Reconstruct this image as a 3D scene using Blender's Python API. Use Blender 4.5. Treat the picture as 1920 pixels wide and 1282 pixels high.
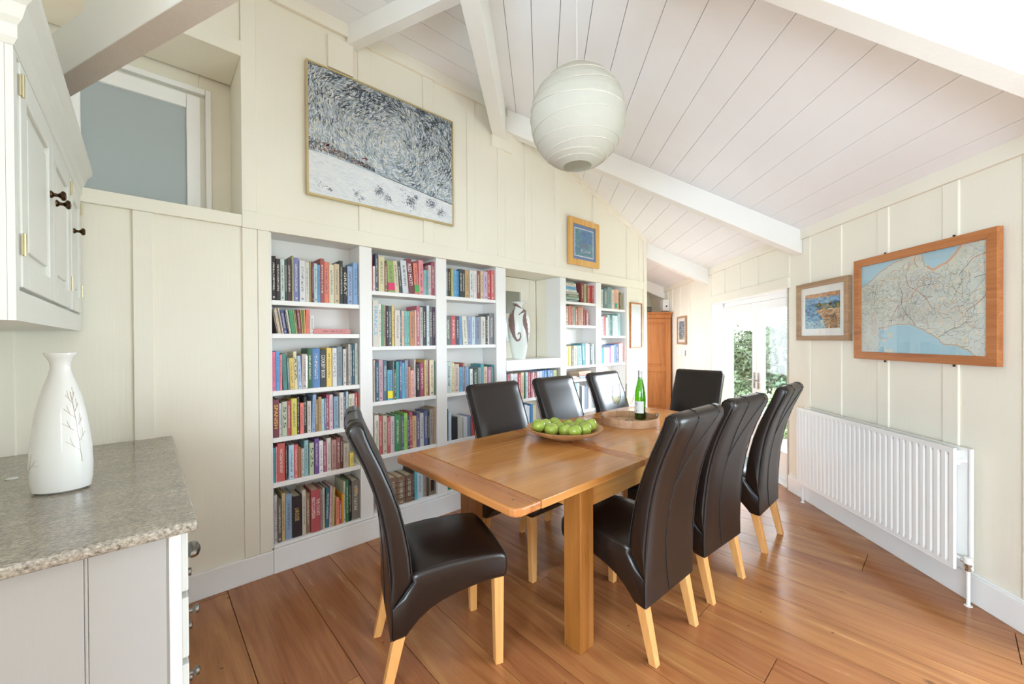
import bpy, bmesh, math, random
from mathutils import Vector, Matrix
random.seed(7)
S = bpy.context.scene
for o in list(bpy.data.objects): bpy.data.objects.remove(o)
COL = S.collection
R_ = math.radians
# ---------------------------------------------------------------- camera
AX, PIT, ROLL, FPX, CAMZ = R_(47.5), R_(.34), R_(-.31), 752.9, 1.45
def _cam():
    dX = (math.sin(AX), math.cos(AX)); dY = (-math.cos(AX), math.sin(AX))
    def w(v): return Vector((v[0]*dX[0]+v[1]*dX[1], v[0]*dY[0]+v[1]*dY[1], v[2]))
    cp, sp, cr, sr = math.cos(PIT), math.sin(PIT), math.cos(ROLL), math.sin(ROLL)
    f = Vector((0, cp, -sp)); u = Vector((0, sp, cp)); r = Vector((1, 0, 0))
    r2 = cr*r+sr*u; u2 = -sr*r+cr*u
    f, r2, u2 = w(f), w(r2), w(u2)
    cam = bpy.data.cameras.new('camera'); cam.sensor_width = 36; cam.sensor_fit = 'HORIZONTAL'
    cam.lens = FPX/1920*36; cam.clip_start = .02; cam.clip_end = 200
    o = bpy.data.objects.new('camera', cam); COL.objects.link(o)
    m = Matrix(((r2.x, u2.x, -f.x), (r2.y, u2.y, -f.y), (r2.z, u2.z, -f.z))).to_4x4()
    m.translation = (0, 0, CAMZ); o.matrix_world = m
    S.camera = o
_cam()
# ---------------------------------------------------------------- light, exposure
S.view_settings.view_transform = 'Standard'; S.view_settings.look = 'None'
S.view_settings.gamma = 1; S.view_settings.use_curve_mapping = False
S.view_settings.exposure = EXPOSURE = 0.4
S.cycles.use_denoising = True
S.cycles.max_bounces = 12; S.cycles.diffuse_bounces = 7; S.cycles.transparent_max_bounces = 16
S.cycles.sample_clamp_indirect = 8
W = bpy.data.worlds.new('sky'); S.world = W; W.use_nodes = True
bg = W.node_tree.nodes['Background']; bg.inputs[0].default_value = (.90, .955, 1, 1); bg.inputs[1].default_value = 4.0
TH = R_(43.23)
dR = Vector((math.cos(TH), math.sin(TH), 0)); nR = Vector((math.sin(TH), -math.cos(TH), 0))
SW = 2.355                                   # distance of the radiator wall
def RW(d, s, z=0): return dR*d+nR*s+Vector((0, 0, z))
MR = Matrix.Rotation(TH, 4, 'Z')             # radiator-wall frame: x along the wall, y into the room
def area(name, loc, aim, sx, sy, power, col=(1, 1, 1), spread=180):
    l = bpy.data.lights.new(name, 'AREA'); l.shape = 'RECTANGLE'; l.size = sx; l.size_y = sy; l.energy = power; l.color = col; l.spread = R_(spread)
    o = bpy.data.objects.new(name, l); COL.objects.link(o); o.location = loc
    o.rotation_euler = (Vector(aim)-Vector(loc)).to_track_quat('-Z', 'Y').to_euler(); return o
# daylight that comes in by the side and kitchen windows and by the glazed doors, plus added fill
area('daylight_side_window', RW(1.15, 3.35, 1.1), RW(1.6, 0, -.5), 2.2, 1.2, 84, (.66, .84, 1))
area('rear_fill_lamp', RW(-4.35, .95, 1.3), RW(0, .8, 2.3), 2.0, 1.5, 12, (.68, .85, 1))  # added fill lamp outside an unseen opening in the rear wall
area('daylight_kitchen_window', (-3.2, -.95, 1.3), RW(3.6, .9, 2.0), 2.5, 1.5, 205, (.62, .81, 1))
area('daylight_glazed_doors', RW(5.0, 4.4, 2.6), RW(4.4, 1.0, .9), 2.6, 2.2, 950, (.76, .89, 1))
area('passage_fill_lamp', RW(6.7, .95, 1.5), RW(6.9, 2.3, 1.4), 1.2, 1.3, 6, (.84, .93, 1))  # added lamp to brighten the passage; no such window is known

# ---------------------------------------------------------------- helpers
def lin(h):
    c = [int(h[i:i+2], 16)/255 for i in (0, 2, 4)]
    return tuple(x/12.92 if x <= .04045 else ((x+.055)/1.055)**2.4 for x in c)+(1,)
class N:
    def __init__(s, m): s.t = m.node_tree; s.n = s.t.nodes
    def __call__(s, typ, **k):
        n = s.n.new('ShaderNode'+typ)
        for a, b in k.items():
            if a.startswith('i_'):
                a = a[2:]; a = int(a) if a.isdigit() else a.replace('_', ' ')
                if isinstance(b, bpy.types.NodeSocket): s.t.links.new(b, n.inputs[a])
                else: n.inputs[a].default_value = b
            else: setattr(n, a, b)
        return n
    def ramp(s, fac, stops, interp='LINEAR'):
        n = s.n.new('ShaderNodeValToRGB'); s.t.links.new(fac, n.inputs[0]); n.color_ramp.interpolation = interp
        e = n.color_ramp.elements
        while len(e) < len(stops): e.new(.5)
        for x, (p, c) in zip(e, stops): x.position = p; x.color = c if len(c) == 4 else (*c, 1)
        return n.outputs[0]
def mat(name, col='cccccc', rough=.5, metal=0, bump=0, bscale=40, spec=.5, **kw):
    m = bpy.data.materials.new(name); m.use_nodes = True; g = N(m); p = g.n['Principled BSDF']
    p.inputs['Base Color'].default_value = lin(col) if isinstance(col, str) else col
    p.inputs['Roughness'].default_value = rough; p.inputs['Metallic'].default_value = metal
    p.inputs['Specular IOR Level'].default_value = spec
    for k, v in kw.items(): p.inputs[k.replace('_', ' ')].default_value = v
    if bump:
        tc = g('TexCoord'); no = g('TexNoise', i_Vector=tc.outputs['Object'], i_Scale=bscale, i_Detail=3.)
        b = g('Bump', i_Strength=bump, i_Distance=.004, i_Height=no.outputs[0]); g.t.links.new(b.outputs[0], p.inputs['Normal'])
    return m
def paint(name, col, rough=.5, var=.03):
    "brushed house paint: faint brush marks and slight unevenness"
    m = mat(name, col, rough); g = N(m); p = g.n['Principled BSDF']; tc = g('TexCoord')
    mp = g('Mapping', i_Vector=tc.outputs['Object'], i_Scale=(60., 60., 3.))
    no = g('TexNoise', i_Vector=mp.outputs[0], i_Scale=1.5, i_Detail=4.)
    n2 = g('TexNoise', i_Vector=tc.outputs['Object'], i_Scale=2.3, i_Detail=5.)
    c = lin(col) if isinstance(col, str) else col
    r = g.ramp(n2.outputs[0], [(.3, tuple(x*(1-var) for x in c[:3])), (.7, c[:3])])
    g.t.links.new(r, p.inputs['Base Color'])
    b = g('Bump', i_Strength=.25, i_Distance=.002, i_Height=no.outputs[0]); g.t.links.new(b.outputs[0], p.inputs['Normal'])
    return m
def wood(name, c1, c2, c3, rough=.35, axis=1, scale=1., knots=False, attr=False, bump=.15, coat=0):
    "oak-like grain running along one axis; attr adds a tone and an offset per plank"
    m = mat(name, c1, rough); g = N(m); p = g.n['Principled BSDF']; tc = g('TexCoord')
    vec = tc.outputs['Object']
    if attr:
        at = g('Attribute', attribute_name='plank')
        vec = g('VectorMath', operation='ADD', i_0=vec, i_1=g('VectorMath', operation='SCALE', i_0=at.outputs['Vector'], i_Scale=37.).outputs[0]).outputs[0]
    sc = [9., 9., 9.]; sc[axis] = .7
    mp = g('Mapping', i_Vector=vec, i_Scale=tuple(x*scale for x in sc))
    n1 = g('TexNoise', i_Vector=mp.outputs[0], i_Scale=1.1, i_Detail=7., i_Roughness=.6, i_Distortion=1.6)
    sc2 = [90., 90., 90.]; sc2[axis] = 2.2
    mp2 = g('Mapping', i_Vector=vec, i_Scale=tuple(x*scale for x in sc2))
    n2 = g('TexNoise', i_Vector=mp2.outputs[0], i_Scale=1.2, i_Detail=4., i_Roughness=.7)
    mx = g('Mix', data_type='FLOAT', i_0=.28, i_2=n1.outputs[0], i_3=n2.outputs[0])
    r = g.ramp(mx.outputs[0], [(.34, lin(c2)), (.5, lin(c1)), (.66, lin(c3))])
    col = r
    if attr:
        hs = g('HueSaturation', i_Color=r)
        v = g('MapRange', i_0=at.outputs['Fac'], i_1=0., i_2=1., i_3=.80, i_4=1.2); g.t.links.new(v.outputs[0], hs.inputs['Value'])
        v = g('MapRange', i_0=at.outputs['Fac'], i_1=0., i_2=1., i_3=.492, i_4=.507); g.t.links.new(v.outputs[0], hs.inputs['Hue'])
        col = hs.outputs[0]
    if knots:
        mk = g('Mapping', i_Vector=vec, i_Scale=(3.2, 2.0, 3.2))
        vo = g('TexVoronoi', i_Vector=mk.outputs[0], i_Scale=1.2, i_Randomness=1.)
        k = g.ramp(vo.outputs['Distance'], [(.02, (1, 1, 1)), (.075, (0, 0, 0))])
        vo2 = g('TexVoronoi', i_Vector=vec, i_Scale=7.)
        k2 = g.ramp(vo2.outputs['Distance'], [(.03, (1, 1, 1)), (.05, (0, 0, 0))])
        ad = g('Math', operation='MAXIMUM', i_0=k, i_1=k2)
        mxk = g('Mix', data_type='RGBA', i_0=g('Math', operation='MULTIPLY', i_0=ad.outputs[0], i_1=.75).outputs[0], i_6=col, i_7=lin('2c1a10')); col = mxk.outputs[2]
    g.t.links.new(col, p.inputs['Base Color'])
    rr = g('MapRange', i_0=n1.outputs[0], i_1=.3, i_2=.7, i_3=rough-.05, i_4=rough+.09); g.t.links.new(rr.outputs[0], p.inputs['Roughness'])
    b = g('Bump', i_Strength=bump, i_Distance=.002, i_Height=mx.outputs[0]); g.t.links.new(b.outputs[0], p.inputs['Normal'])
    p.inputs['Coat Weight'].default_value = coat; p.inputs['Coat Roughness'].default_value = .18
    return m
class MB:
    def __init__(s, M=None): s.b = bmesh.new(); s.M = M or Matrix()
    def v(s, p): return s.b.verts.new(s.M @ Vector(p))
    def face(s, ps):
        try: return s.b.faces.new([s.v(p) for p in ps])
        except ValueError: return None
    def hexa(s, p):
        "p: 8 points, bottom ring of 4 then top ring of 4"
        q = [s.v(x) for x in p]
        for f in ((3, 2, 1, 0), (4, 5, 6, 7), (0, 1, 5, 4), (1, 2, 6, 5), (2, 3, 7, 6), (3, 0, 4, 7)): s.b.faces.new([q[i] for i in f])
        return s
    def box(s, a, b):
        x0, y0, z0 = a; x1, y1, z1 = b
        if x0 > x1: x0, x1 = x1, x0
        if y0 > y1: y0, y1 = y1, y0
        if z0 > z1: z0, z1 = z1, z0
        return s.hexa([(x0, y0, z0), (x1, y0, z0), (x1, y1, z0), (x0, y1, z0), (x0, y0, z1), (x1, y0, z1), (x1, y1, z1), (x0, y1, z1)])
    def prism(s, poly, f0, f1):
        "poly: 2D points; f0, f1 map a 2D point to the two ends"
        a = [s.v(f0(*p)) for p in poly]; b = [s.v(f1(*p)) for p in poly]; n = len(poly)
        s.b.faces.new(a[::-1]); s.b.faces.new(b)
        for i in range(n): s.b.faces.new([a[i], a[(i+1) % n], b[(i+1) % n], b[i]])
        return s
    def lathe(s, prof, seg=32, c=(0, 0, 0), sx=1, sy=1, close=True):
        rings = []
        for r, z in prof:
            rings.append([s.v((c[0]+r*sx*math.cos(2*math.pi*k/seg), c[1]+r*sy*math.sin(2*math.pi*k/seg), c[2]+z)) for k in range(seg)] if r > 1e-6 else [s.v((c[0], c[1], c[2]+z))])
        for a, b in zip(rings, rings[1:]):
            for k in range(seg):
                k2 = (k+1) % seg
                if len(a) == 1 and len(b) == 1: continue
                if len(a) == 1: s.b.faces.new([a[0], b[k2], b[k]])
                elif len(b) == 1: s.b.faces.new([a[k], a[k2], b[0]])
                else: s.b.faces.new([a[k], a[k2], b[k2], b[k]])
        if close:
            if len(rings[0]) > 1: s.b.faces.new(rings[0][::-1])
            if len(rings[-1]) > 1: s.b.faces.new(rings[-1])
        return s
    def tube(s, pts, r, seg=8, closed=False):
        pts = [Vector(p) for p in pts]; rings = []; n = len(pts); up = None
        for i, p in enumerate(pts):
            a = pts[(i-1) % n] if (closed or i) else p; b = pts[(i+1) % n] if (closed or i < n-1) else p
            t = (b-a).normalized()
            if up is None: up = t.orthogonal().normalized()
            else: up = (up-t*up.dot(t)).normalized()
            q = t.cross(up); rr = r[i] if isinstance(r, (list, tuple)) else r
            rings.append([s.v(p+(up*math.cos(2*math.pi*k/seg)+q*math.sin(2*math.pi*k/seg))*rr) for k in range(seg)])
        for i in range(n if closed else n-1):
            a, b = rings[i], rings[(i+1) % n]
            for k in range(seg): s.b.faces.new([a[k], a[(k+1) % seg], b[(k+1) % seg], b[k]])
        if not closed: s.b.faces.new(rings[0][::-1]); s.b.faces.new(rings[-1])
        return s
    def build(s, name, m, parent=None, smooth=False, bevel=0, seg=2, loc=None, rz=0, fixn=True, kind=None):
        if fixn: bmesh.ops.recalc_face_normals(s.b, faces=s.b.faces)
        me = bpy.data.meshes.new(name); s.b.to_mesh(me); s.b.free()
        if m: me.materials.append(m)
        if smooth:
            for p in me.polygons: p.use_smooth = True
            if smooth != 'all':
                try: me.set_sharp_from_angle(angle=R_(smooth if smooth is not True else 40))
                except Exception: pass
        o = bpy.data.objects.new(name, me); COL.objects.link(o)
        if bevel:
            b = o.modifiers.new('bevel', 'BEVEL'); b.width = bevel; b.segments = seg; b.limit_method = 'ANGLE'; b.angle_limit = R_(35)
            b.harden_normals = False
        if loc is not None: o.location = loc
        o.rotation_euler.z = rz
        if parent: o.parent = parent
        if kind: o['kind'] = kind
        return o
def tag(o, label, cat=None, group=None):
    o['label'] = label
    if cat: o['category'] = cat
    if group: o['group'] = group
    return o
def thing(name, label, cat, loc=(0, 0, 0), rz=0, group=None):
    o = bpy.data.objects.new(name, None); o.empty_display_size = .1; COL.objects.link(o); o.location = loc; o.rotation_euler.z = rz
    return tag(o, label, cat, group)
def plabel(o, label): o['label'] = label; return o
def copy_tree(o, parent=None):
    c = o.copy(); COL.objects.link(c); c.parent = parent
    for ch in list(o.children): copy_tree(ch, c)
    return c
def text_mesh(txt, size, depth=.0006, align='CENTER', lines_gap=1.0):
    cu = bpy.data.curves.new('lettering', 'FONT'); cu.body = txt; cu.size = size; cu.extrude = depth; cu.align_x = align; cu.align_y = 'CENTER'
    cu.space_line = lines_gap; cu.resolution_u = 2
    o = bpy.data.objects.new('t', cu); COL.objects.link(o)
    bpy.context.view_layer.update()
    me = bpy.data.meshes.new_from_object(o.evaluated_get(bpy.context.evaluated_depsgraph_get()))
    bpy.data.objects.remove(o); bpy.data.curves.remove(cu); return me
def mesh_object(name, me, m, parent=None):
    me.materials.clear(); me.materials.append(m); me.name = name
    o = bpy.data.objects.new(name, me); COL.objects.link(o); o.parent = parent; return o

# ---------------------------------------------------------------- materials
M = {}
M['cream'] = paint('cream_wall_paint', 'ede8d9', .55)
M['ceil'] = paint('white_board_paint', 'f4f5f7', .55)
M['beam'] = paint('beam_paint', 'f0efea', .5)
M['rough'] = mat('rough_sawn_paint', 'd9cfc2', .7, bump=1, bscale=260)
M['white'] = paint('white_gloss_paint', 'f1f1f0', .35)
M['shelf'] = paint('shelf_paint', 'edecea', .4)
M['kitchen'] = paint('kitchen_cabinet_paint', 'dfe0da', .4)
M['kend'] = paint('shaded_end_panel', 'a8a5a0', .45)  # cabinet paint darkened: shade on the end panel put into the colour
M['rad'] = mat('radiator_enamel', 'eeeeec', .22, spec=.5)
M['gap'] = mat('shadow_gap', '6a6258', .9)
M['chrome'] = mat('chrome', 'c8c8c8', .15, metal=1)
M['brass'] = mat('brass', 'c9bf9c', .35, metal=.8)
M['bronze'] = mat('antique_bronze', '4f3c2a', .32, metal=1)
M['pewter'] = mat('pewter', '8a8680', .3, metal=1)
M['floor'] = wood('oak_floorboard', 'a36a40', '87552f', 'b07c4a', .2, axis=1, knots=True, attr=True, bump=.12)
M['table'] = wood('waxed_oak_table', 'bf8346', 'a66b34', 'cc9456', .2, axis=0, scale=.6, bump=.03)
M['tleg'] = wood('waxed_oak_leg', '935b26', '7a4a1c', 'a26b32', .3, axis=2, scale=.6, bump=.05)
M['cleg'] = wood('pale_oak_leg', 'cd9355', 'bd8144', 'd8a467', .4, axis=2, bump=.08)
M['wardrobe'] = wood('honey_pine', 'b87238', '9d5c2a', 'c48248', .35, axis=2, bump=.08)
M['bowl'] = wood('turned_ash_bowl', 'b98758', '9a6a40', 'cb9c6c', .45, axis=0)
M['tray'] = wood('pale_wood_tray', 'c09672', 'a87c5c', 'cda780', .5, axis=0, scale=.6)
M['oakframe'] = wood('oak_frame', 'b5723f', '9a5a2e', 'c98a58', .4, axis=0)
M['ashframe'] = wood('grey_oak_frame', 'a88868', '8c6e50', 'bb9c7c', .5, axis=0)
M['pineframe'] = wood('yellow_pine_frame', 'd9a860', 'c48f45', 'e6bc78', .45, axis=2)
M['gold'] = mat('pale_gold_moulding', 'c9b88a', .35, metal=.6)
def leather():
    m = mat('dark_brown_leather', '1c1210', .3, spec=.5); g = N(m); p = g.n['Principled BSDF']; tc = g('TexCoord')
    n1 = g('TexNoise', i_Vector=tc.outputs['Object'], i_Scale=7., i_Detail=2.)
    n2 = g('TexNoise', i_Vector=tc.outputs['Object'], i_Scale=150., i_Detail=2.)
    mx = g('Mix', data_type='FLOAT', i_0=.05, i_2=n1.outputs[0], i_3=n2.outputs[0])
    b = g('Bump', i_Strength=.10, i_Distance=.001, i_Height=n2.outputs[0]); g.t.links.new(b.outputs[0], p.inputs['Normal'])
    r = g.ramp(n2.outputs[0], [(.1, lin('1a120f')), (.9, lin('20150f'))]); g.t.links.new(r, p.inputs['Base Color'])
    return m
M['leather'] = leather(); M['seam'] = mat('leather_seam', '0c0807', .5)
def granite():
    m = mat('grey_granite', 'a09888', .12); g = N(m); p = g.n['Principled BSDF']; tc = g('TexCoord')
    mp = g('Mapping', i_Vector=tc.outputs['Object'], i_Scale=(1., 2.2, 1.), i_Rotation=(0, 0, .5))
    n1 = g('TexNoise', i_Vector=mp.outputs[0], i_Scale=95., i_Detail=5., i_Roughness=.8)
    n2 = g('TexNoise', i_Vector=mp.outputs[0], i_Scale=8., i_Detail=4.)
    r = g.ramp(n1.outputs[0], [(.34, lin('3c3835')), (.43, lin('857e74')), (.55, lin('a9a194')), (.68, lin('cfc8ba'))])
    r2 = g.ramp(n2.outputs[0], [(.35, (.86, .85, .84)), (.65, (1.03, 1.0, .95))])
    mx = g('Mix', data_type='RGBA', blend_type='MULTIPLY', i_0=1., i_6=r, i_7=r2)
    g.t.links.new(mx.outputs[2], p.inputs['Base Color']); return m
M['granite'] = granite()
M['paper'] = mat('rice_paper', 'cfccc0', .8); _p = M['paper'].node_tree.nodes['Principled BSDF']
def paper():
    m = M['paper']; g = N(m); p = g.n['Principled BSDF']; out = g.n['Material Output']
    tr = g('BsdfTranslucent', i_Color=lin('d0cdc0')); ms = g('MixShader', i_0=.35)
    tc = g('TexCoord'); no = g('TexNoise', i_Vector=tc.outputs['Object'], i_Scale=13., i_Detail=5., i_Distortion=1.5)
    b = g('Bump', i_Strength=.35, i_Distance=.012, i_Height=no.outputs[0]); g.t.links.new(b.outputs[0], p.inputs['Normal'])
    g.t.links.new(p.outputs[0], ms.inputs[1]); g.t.links.new(tr.outputs[0], ms.inputs[2]); g.t.links.new(ms.outputs[0], out.inputs[0])
paper()
M['wire'] = mat('lantern_wire', 'cdc6b8', .6)
def thin_glass(name, tint=(1, 1, 1, 1), refl=.06):
    m = bpy.data.materials.new(name); m.use_nodes = True; g = N(m); out = g.n['Material Output']
    g.n.remove(g.n['Principled BSDF'])
    t = g('BsdfTransparent', i_Color=tint); gl = g('BsdfGlossy', i_Roughness=.02)
    lw = g('LayerWeight', i_Blend=.5); pw = g('Math', operation='POWER', i_0=lw.outputs['Facing'], i_1=4.)
    fr = g('Math', operation='MULTIPLY_ADD', i_0=pw.outputs[0], i_1=.7, i_2=refl*.6); ms = g('MixShader', i_0=fr.outputs[0]); g.t.links.new(t.outputs[0], ms.inputs[1]); g.t.links.new(gl.outputs[0], ms.inputs[2])
    g.t.links.new(ms.outputs[0], out.inputs[0]); return m
def rim_tint(m):
    "glass looks darker where it is seen edge-on through more of its wall"
    g = N(m); t = [n for n in g.n if n.type == 'BSDF_TRANSPARENT'][0]; lw = g('LayerWeight', i_Blend=.5)
    g.t.links.new(g.ramp(lw.outputs['Facing'], [(.15, (.94, .95, .95)), (.6, (.62, .64, .65)), (1., (.25, .27, .28))]), t.inputs[0])
M['pane'] = thin_glass('window_glass'); M['picglass'] = thin_glass('picture_glass')
M['frost'] = mat('frosted_glass', 'a9b2b4', .35, spec=.4)
M['darkpane'] = mat('shaded_glass', '8b8c80', .2)
M['glass'] = thin_glass('clear_glass', (1, 1, 1, 1), .2); rim_tint(M['glass'])
M['green'] = thin_glass('green_bottle_glass', (.20, .42, .05, 1), .14)
M['wine'] = thin_glass('white_wine', (.97, .94, .76, 1), .1)
M['foil'] = mat('silver_capsule', 'c3c3bf', .3, metal=.7)
M['paperlabel'] = mat('paper_label', 'd9d9d4', .7)
M['ink'] = mat('ink', '2b2b33', .7)
M['glaze'] = mat('white_crackle_glaze', 'e4e3df', .12, bump=.05, bscale=60, Coat_Weight=.5)
M['twig'] = mat('brown_twig_decoration', 'bcaf9e', .3)
M['mount'] = mat('white_mount_board', 'efede8', .8)
M['bluemount'] = mat('blue_mount_board', '5f7fae', .8)
M['plastic'] = mat('white_plastic', 'e9e8e4', .3)
M['black'] = mat('black_plastic', '1c1c1c', .5)
M['leaf'] = mat('hedge_leaf', '66785a', .5); M['leaf2'] = mat('pale_leaf', '90a578', .5); M['leaf3'] = mat('dark_leaf', '4c6450', .5)
M['grass'] = mat('lawn', '6f8f4a', .9, bump=1, bscale=30); M['stone'] = mat('garden_stone', 'a59d90', .9, bump=1, bscale=9); M['patio'] = mat('patio_slab', 'b8b2a6', .8, bump=.5, bscale=12)
def vcol(name, rough=.6, bump=0):
    m = mat(name, 'ffffff', rough); g = N(m); p = g.n['Principled BSDF']
    a = g('Attribute', attribute_name='paint'); g.t.links.new(a.outputs['Color'], p.inputs['Base Color']); return m
M['paintwork'] = vcol('thick_oil_paint', .45); M['print'] = vcol('printed_paper', .8)
def bookcloth():
    m = mat('book_cover', 'ffffff', .5); g = N(m); p = g.n['Principled BSDF']; tc = g('TexCoord'); oi = g('ObjectInfo')
    sx = g('SeparateXYZ', i_Vector=tc.outputs['Object'])
    off = g('Math', operation='MULTIPLY', i_0=oi.outputs['Random'], i_1=57.)
    cb = g('CombineXYZ', i_X=off.outputs[0], i_Y=off.outputs[0], i_Z=sx.outputs[2])
    def band(lo, hi, src, soft=.01):
        a = g('Math', operation='GREATER_THAN', i_0=src, i_1=lo); b = g('Math', operation='LESS_THAN', i_0=src, i_1=hi)
        return g('Math', operation='MULTIPLY', i_0=a.outputs[0], i_1=b.outputs[0]).outputs[0]
    mp = g('Mapping', i_Vector=tc.outputs['Object'], i_Scale=(5., .0, 46.)); ad = g('VectorMath', operation='ADD', i_0=mp.outputs[0], i_1=cb.outputs[0])
    no = g('TexNoise', i_Vector=ad.outputs[0], i_Scale=1., i_Detail=2.)
    glyph = g('Math', operation='GREATER_THAN', i_0=no.outputs[0], i_1=.50).outputs[0]
    front = g('Math', operation='LESS_THAN', i_0=sx.outputs[1], i_1=.05).outputs[0]
    a = g('Math', operation='MULTIPLY', i_0=band(.3, .68, sx.outputs[0]), i_1=band(.22, .86, sx.outputs[2])).outputs[0]
    b = g('Math', operation='MULTIPLY', i_0=glyph, i_1=a).outputs[0]; b = g('Math', operation='MULTIPLY', i_0=b, i_1=front).outputs[0]
    # small publisher mark at the foot
    c_ = g('Math', operation='MULTIPLY', i_0=band(.3, .7, sx.outputs[0]), i_1=band(.05, .09, sx.outputs[2])).outputs[0]
    c_ = g('Math', operation='MULTIPLY', i_0=c_, i_1=front).outputs[0]
    c_ = g('Math', operation='MULTIPLY', i_0=c_, i_1=g('Math', operation='GREATER_THAN', i_0=oi.outputs['Random'], i_1=.6).outputs[0]).outputs[0]
    b = g('Math', operation='MAXIMUM', i_0=b, i_1=c_).outputs[0]
    al = g('Math', operation='GREATER_THAN', i_0=oi.outputs['Alpha'], i_1=.5); b = g('Math', operation='MULTIPLY', i_0=b, i_1=al.outputs[0]).outputs[0]
    bw = g('RGBToBW', i_Color=oi.outputs['Color'])
    dark = g('Math', operation='GREATER_THAN', i_0=bw.outputs[0], i_1=.22)
    tx = g('Mix', data_type='RGBA', i_0=dark.outputs[0], i_6=(.72, .68, .58, 1), i_7=(.10, .10, .13, 1))
    soft = g('Math', operation='MULTIPLY', i_0=b, i_1=.75)
    mx = g('Mix', data_type='RGBA', i_0=soft.outputs[0], i_6=g('HueSaturation', i_Color=oi.outputs['Color'], i_Saturation=.84, i_Value=.95).outputs[0], i_7=tx.outputs[2])
    g.t.links.new(mx.outputs[2], p.inputs['Base Color']); return m
M['cover'] = bookcloth(); M['pages'] = mat('book_pages', 'd8cbb0', .9)
# ================================================================ STRUCTURE
BW = 2.86                                    # front plane of the bookcase wall
def K(s): return 2.42+.4565*(SW-s)           # height of the sloping ceiling above wall distance s
RIDGE = -.335; ZT = 3.65
def struct(mb, name, m, **k): return mb.build(name, m, kind='structure', **k)
# floorboards, laid towards the bookcase wall
def floor():
    b = bmesh.new(); lay = b.loops.layers.float_color.new('plank'); rnd = random.Random(3)
    xs = [.345-.22, .345, .678, .907, 1.164]
    while xs[-1] < 9: xs.append(xs[-1]+rnd.choice((.15, .19, .22, .25, .28)))
    while xs[0] > -4: xs.insert(0, xs[0]-rnd.choice((.16, .2, .24, .28)))
    for x0, x1 in zip(xs, xs[1:]):
        y = -6-rnd.random()*2
        while y < 9:
            y2 = y+rnd.uniform(2.0, 4.6); c = (rnd.random(), rnd.random(), rnd.random(), 1)
            g = .0018; v = []
            for z in (-.02, 0):
                e = g if z == 0 else 0
                v += [b.verts.new(p) for p in ((x0+e, y+e, z), (x1-e, y+e, z), (x1-e, y2-e, z), (x0+e, y2-e, z))]
            for f in ((4, 5, 6, 7), (0, 1, 5, 4), (1, 2, 6, 5), (2, 3, 7, 6), (3, 0, 4, 7)):
                fc = b.faces.new([v[i] for i in f])
                for l in fc.loops: l[lay] = c
            y = y2
    # keep the boards inside the room
    def cut(co, no): bmesh.ops.bisect_plane(b, geom=b.verts[:]+b.edges[:]+b.faces[:], plane_co=co, plane_no=no, clear_outer=True)
    cut(RW(0, SW+.03), nR); cut((-3.1, 0, 0), (-1, 0, 0)); cut(RW(8.95, 0), dR); cut(RW(-4.1, 0), -dR)
    me = bpy.data.meshes.new('floor'); b.to_mesh(me); b.free(); me.materials.append(M['floor'])
    o = bpy.data.objects.new('floor', me); COL.objects.link(o); o['kind'] = 'structure'
floor()
# sloping boarded ceiling over the room, and the flat boarded part beside the bookcase wall
def ceiling():
    mb = MB(); c = RIDGE-.03; edges = [-.02+.829-.1772*5]
    s = .829-.1772*7
    while s < SW:
        a, e = max(s+.0018, RIDGE-.05), min(s+.1772-.0018, SW+.02)
        if e > a:
            def dmax(q): return 8.95 if q > 1.40 else (2.93+.7286*q)/.685
            lo, hi = dmax(a), dmax(e)
            if a < 1.40 < e: lo = dmax(1.39)
            p = [RW(-4.1, a, K(a)), RW(-4.1, e, K(e)), RW(min(hi, 8.95), e, K(e)), RW(min(lo, 8.95), a, K(a))]
            mb.hexa(p+[q+Vector((0, 0, .02)) for q in p])
        s += .1772
    struct(mb, 'ceiling', M['ceil'])
    mb = MB(); y = 2.86
    while y > -5.3:
        y2 = y-.191
        # flat boards run along the bookcase wall and stop at the ridge beam
        def xe(yy): return ((RIDGE-.04)+.7286*yy)/.685
        x1a, x1b = xe(y-.0018), xe(y2+.0018); x0 = -3.05
        if max(x1a, x1b) > x0:
            x1a, x1b = max(x1a, x0+.001), max(x1b, x0+.001)
            p = [(x0, y2+.0018, ZT), (x1b, y2+.0018, ZT), (x1a, y-.0018, ZT), (x0, y-.0018, ZT)]
            mb.hexa([Vector(q) for q in p]+[Vector(q)+Vector((0, 0, .02)) for q in p])
        y = y2
    struct(mb, 'ceiling_flat', M['ceil'])
    mb = MB()                                # roof lining just above the boards (dark in the gaps)
    p = [RW(-4.15, RIDGE-.06, K(RIDGE-.06)), RW(-4.15, SW+.05, K(SW+.05)), RW(9.0, SW+.05, K(SW+.05)), RW(9.0, RIDGE-.06, K(RIDGE-.06))]
    mb.hexa([q+Vector((0, 0, .022)) for q in p]+[q+Vector((0, 0, .06)) for q in p])
    mb.box((-3.15, -5.4, ZT+.022), (2.9, 3.3, ZT+.06))
    struct(mb, 'roof_lining', M['gap'])
ceiling()
def rafter(name, d, w, s0, s1, dep=.21):
    mb = MB()
    for a, b in ((d, d+w),):
        p = [RW(a, s0, K(s0)-dep), RW(b, s0, K(s0)-dep), RW(b, s1, K(s1)-dep), RW(a, s1, K(s1)-dep),
             RW(a, s0, K(s0)+.001), RW(b, s0, K(s0)+.001), RW(b, s1, K(s1)+.001), RW(a, s1, K(s1)+.001)]
        mb.hexa(p)
    return struct(mb, name, M['beam'], bevel=.004)
rafter('trim_1', 3.82, .10, RIDGE+.0, SW-.001)
rafter('trim_2', 1.655, .09, RIDGE, SW-.001, .23)
rafter('trim_3', 5.85, .10, 1.49, SW-.001)
rafter('trim_4', 7.90, .10, 1.3, SW-.001)
rafter('trim_5', -.55, .10, RIDGE, SW-.001)
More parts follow.
